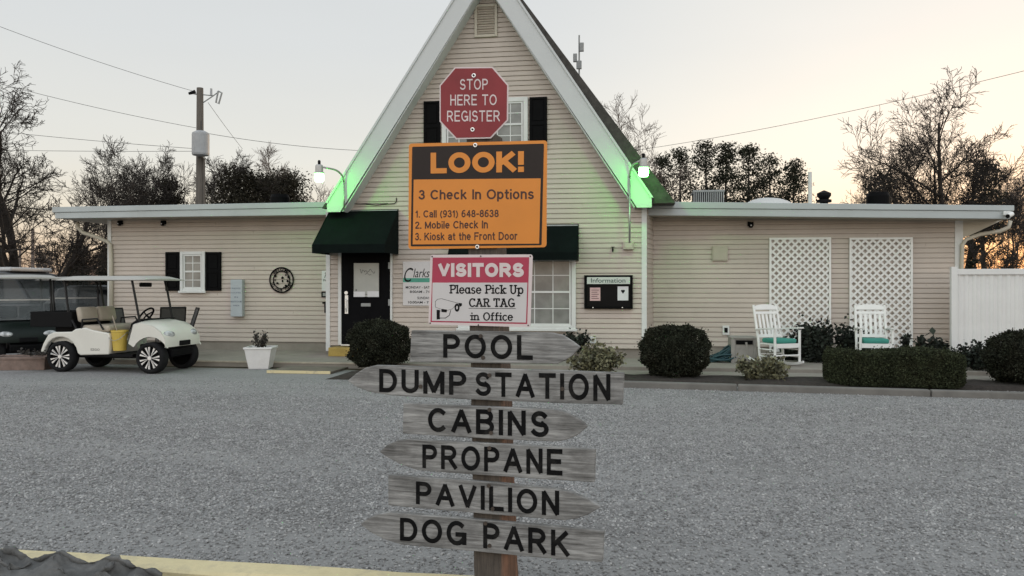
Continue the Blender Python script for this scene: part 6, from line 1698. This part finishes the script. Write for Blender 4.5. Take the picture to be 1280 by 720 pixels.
bare_tree('bare_tree', 205, 163, 37, 13, 'leafless tree whose twigs rise directly behind the utility pole', [(-.1, .1, 1, 0), (.25, 0, 1, .2), (-.3, 0, .8, -.2)], up=.45, twig=.0115, r0=.085, start=.46, dens=1.0, ang0=.8)
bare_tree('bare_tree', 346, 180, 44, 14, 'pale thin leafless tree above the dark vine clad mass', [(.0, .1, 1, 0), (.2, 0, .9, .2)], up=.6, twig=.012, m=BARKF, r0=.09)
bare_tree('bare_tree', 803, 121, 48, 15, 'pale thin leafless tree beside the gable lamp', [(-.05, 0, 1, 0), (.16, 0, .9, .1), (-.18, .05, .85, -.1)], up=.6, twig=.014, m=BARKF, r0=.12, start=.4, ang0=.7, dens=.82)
bare_tree('bare_tree', 1163, 122, 34, 16, 'leafless tree with two slim stems over the wing roof', [(-.28, 0, .95, 0), (.02, 0, 1, .2), (-.08, .1, .8, .1)], up=.4, twig=.0125, r0=.12, start=.4, dens=.9, ang0=.85)
bare_tree('bare_tree', 1190, 100, 33, 17, 'tallest leafless tree over the far end of the wing', [(.06, 0, 1, 0), (.3, 0, .82, .2), (-.16, .1, .85, -.1)], up=.35, twig=.0125, r0=.17, start=.32, ang0=.9, dens=.92)
bare_tree('bare_tree', 1264, 195, 52, 18, 'faint leafless tree above the white fence', [(0, 0, 1, 0), (.2, 0, .9, .2), (-.2, 0, .9, -.2)], up=.7, twig=.012, m=BARKF, r0=.1)
bare_tree('bare_tree', 1270, 258, 27, 19, 'low leafless tree spreading just above the white fence', [(0, 0, 1, 0), (-.4, 0, .9, -.2)], up=.1, twig=.010, r0=.09, start=.3, ang0=1.0)
bare_tree('bare_tree', 1078, 222, 40, 20, 'small twiggy leafless tree behind the black roof vent', [(-.3, 0, .9, 0), (.1, 0, 1, .2), (.4, 0, .9, .3)], up=.2, twig=.011, r0=.07, ang0=.9, dens=.72)
bare_tree('bare_tree', 1128, 205, 38, 26, 'small leafless tree between the roof vent and the two stemmed tree', [(-.3, 0, .9, 0), (.05, 0, 1, .2), (.3, 0, .9, .3)], up=.2, twig=.011, r0=.07, ang0=.9, dens=.72)
g = 'leafless scrub trees far behind the vehicles'
for i, (px, top, t) in enumerate(((-20, 296, 85), (18, 304, 90), (50, 300, 80), (78, 300, 88), (108, 304, 84), (128, 296, 92), (1215, 304, 85), (1245, 298, 90), (1275, 302, 82))):
    if i == 0: b0 = bare_tree('scrub_tree', px, top, t, 31, 'reddish leafless scrub tree blurring into the far treeline', [(-.2, 0, .9, 0), (.05, 0, 1, .1), (.3, 0, .9, .2)], m=BARKB, group=g, dens=.8, levels=3, up=.8, twig=.012, r0=.06); Hb = T(px, top, t).z
    else:
        p = T(px, 360, t); s = T(px, top, t).z / Hb; dup(b0, (p.x, p.y, 0), i * 1.7, None, (s, s, s), g)
# far woods low along the horizon
rs = np.random.default_rng(77)
n = 9000; az = rs.uniform(-.75, .75, n); dist = rs.uniform(110, 150, n)
hgt = (2.6 + 1.2 * np.sin(az * 21) * np.sin(az * 47 + 1) + rs.normal(0, .5, n)) * rs.uniform(.2, 1, n) ** .5
P = np.stack([-ST * dist + CT * az * dist, CT * dist + ST * az * dist, np.abs(hgt)], 1)
V, Fq = leaf_quads(P, rs, 1.1, .3)
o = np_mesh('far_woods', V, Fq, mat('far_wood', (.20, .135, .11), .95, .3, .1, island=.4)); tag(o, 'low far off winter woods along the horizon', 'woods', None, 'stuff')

def clump_tree(name, px, top, wpx, t, seed, label, m, group=None, kind='pine', base_frac=.0, n=150, leaf=.16, per=60, cat='tree'):
    rs = np.random.default_rng(seed); p = T(px, 360, t); Ht = T(px, top, t).z; Wd = wpx / 1000 * t / 2
    r = empty(name, (p.x, p.y, 0), rs.uniform(0, 6), label, cat, group)
    mb = MB().tube([(0, 0, -.1), (rs.normal() * .1, rs.normal() * .1, Ht * .5), (0, 0, Ht * .95)], [Ht * .016, Ht * .012, .02], 8); mb.build('trunk', BARK, r, smooth=True)
    Cs = []; lm = MB()
    for i in range(n):
        f = rs.uniform(base_frac, 1) if kind != 'cone' else 1 - (1 - base_frac) * rs.uniform(0, 1) ** .6
        if kind == 'pine': env = .35 + .65 * sin(pi * min(1, max(0, (1 - f) / (1 - base_frac))) ** .75) ; env *= rs.uniform(.5, 1.12) * (1 if f < .8 else .75)
        elif kind == 'cone': env = (1 - f) / (1 - base_frac) * rs.uniform(.75, 1.1) + .04
        else: env = sin(pi * min(1, (1 - f) * .62 + .02)) ** .55 * rs.uniform(.4, 1.05)
        a = rs.uniform(0, 2 * pi); rr = Wd * env * (rs.uniform(.25, 1) ** .6)
        c = np.array([rr * cos(a), rr * sin(a), Ht * f])
        sz = Wd * rs.uniform(.16, .30)
        Cs.append(c + np.clip(rs.normal(0, 1, (per, 3)), -1.5, 1.5) * np.array([sz, sz, sz * .55]))
        if i % 3 == 0: lm.tube([(0, 0, Ht * f - rr * .4), tuple(c)], [.02, .008], 4, cap=False)
    C = np.concatenate(Cs); C = C[C[:, 2] > .05]
    V, Fq = leaf_quads(C, rs, leaf, .3)
    np_mesh('crown', V, Fq, m, r); lm.build('limbs', BARK, r)
    return r
g = 'dark pines in a row behind the wing roof'
lab = ['stout pine nearest the gable lamp in the row of pines', 'broad pine just behind the stout one near the gable', 'pine directly over the air conditioning unit', 'tallest pine in the row, tip left of the skylight', 'narrow pine standing over the skylight', 'pine over the far edge of the skylight', 'last and lowest pine, beside the pale vent pipe']
for i, (px, top, w_) in enumerate(((824, 197, 48), (850, 188, 50), (882, 177, 48), (908, 182, 44), (936, 184, 46), (962, 195, 46), (991, 203, 46))):
    clump_tree('pine_tree', px, top, w_, 48 + (i % 3) * 2, 40 + i, lab[i], PINE, g, 'pine', .36, 135, .12, 48)
clump_tree('vine_tree', 300, 214, 96, 38, 51, 'dark round vine clad tree mass right of the utility pole', VINE, None, 'round', .3, 190, .10, 90)
clump_tree('vine_tree', 358, 219, 88, 40, 52, 'dark vine clad tree mass ending above the roof vent', VINE, None, 'round', .3, 150, .10, 90)
clump_tree('vine_tree', 331, 222, 80, 39, 63, 'lower dark mass joining both vine clad trees', VINE, None, 'round', .3, 130, .10, 90)
clump_tree('vine_tree', 212, 226, 60, 38, 53, 'low dark evergreen mass behind the utility pole foot', VINE, None, 'round', .3, 100, .10, 80)
clump_tree('evergreen_tree', 1232, 204, 56, 37, 54, 'dark evergreen tree close behind the tallest leafless tree', PINE, None, 'pine', .5, 75, .11, 46)
clump_tree('evergreen_tree', 1100, 216, 50, 44, 55, 'low dark evergreen behind the black vent at the wing end', PINE, None, 'pine', .3, 70, .15, 55)
clump_tree('evergreen_tree', 1213, 275, 20, 30, 56, 'slim dark evergreen trunk between the wing and the white fence', PINE, None, 'pine', .1, 60, .1, 50)
clump_tree('fir_tree', 97, 297, 46, 42, 57, 'dark cone shaped fir over the parked dark car', FIR, None, 'cone', .02, 170, .09, 70)
clump_tree('fir_tree', 131, 303, 36, 44, 58, 'dark fir half hidden by the wing corner', FIR, None, 'cone', .02, 120, .09, 60)
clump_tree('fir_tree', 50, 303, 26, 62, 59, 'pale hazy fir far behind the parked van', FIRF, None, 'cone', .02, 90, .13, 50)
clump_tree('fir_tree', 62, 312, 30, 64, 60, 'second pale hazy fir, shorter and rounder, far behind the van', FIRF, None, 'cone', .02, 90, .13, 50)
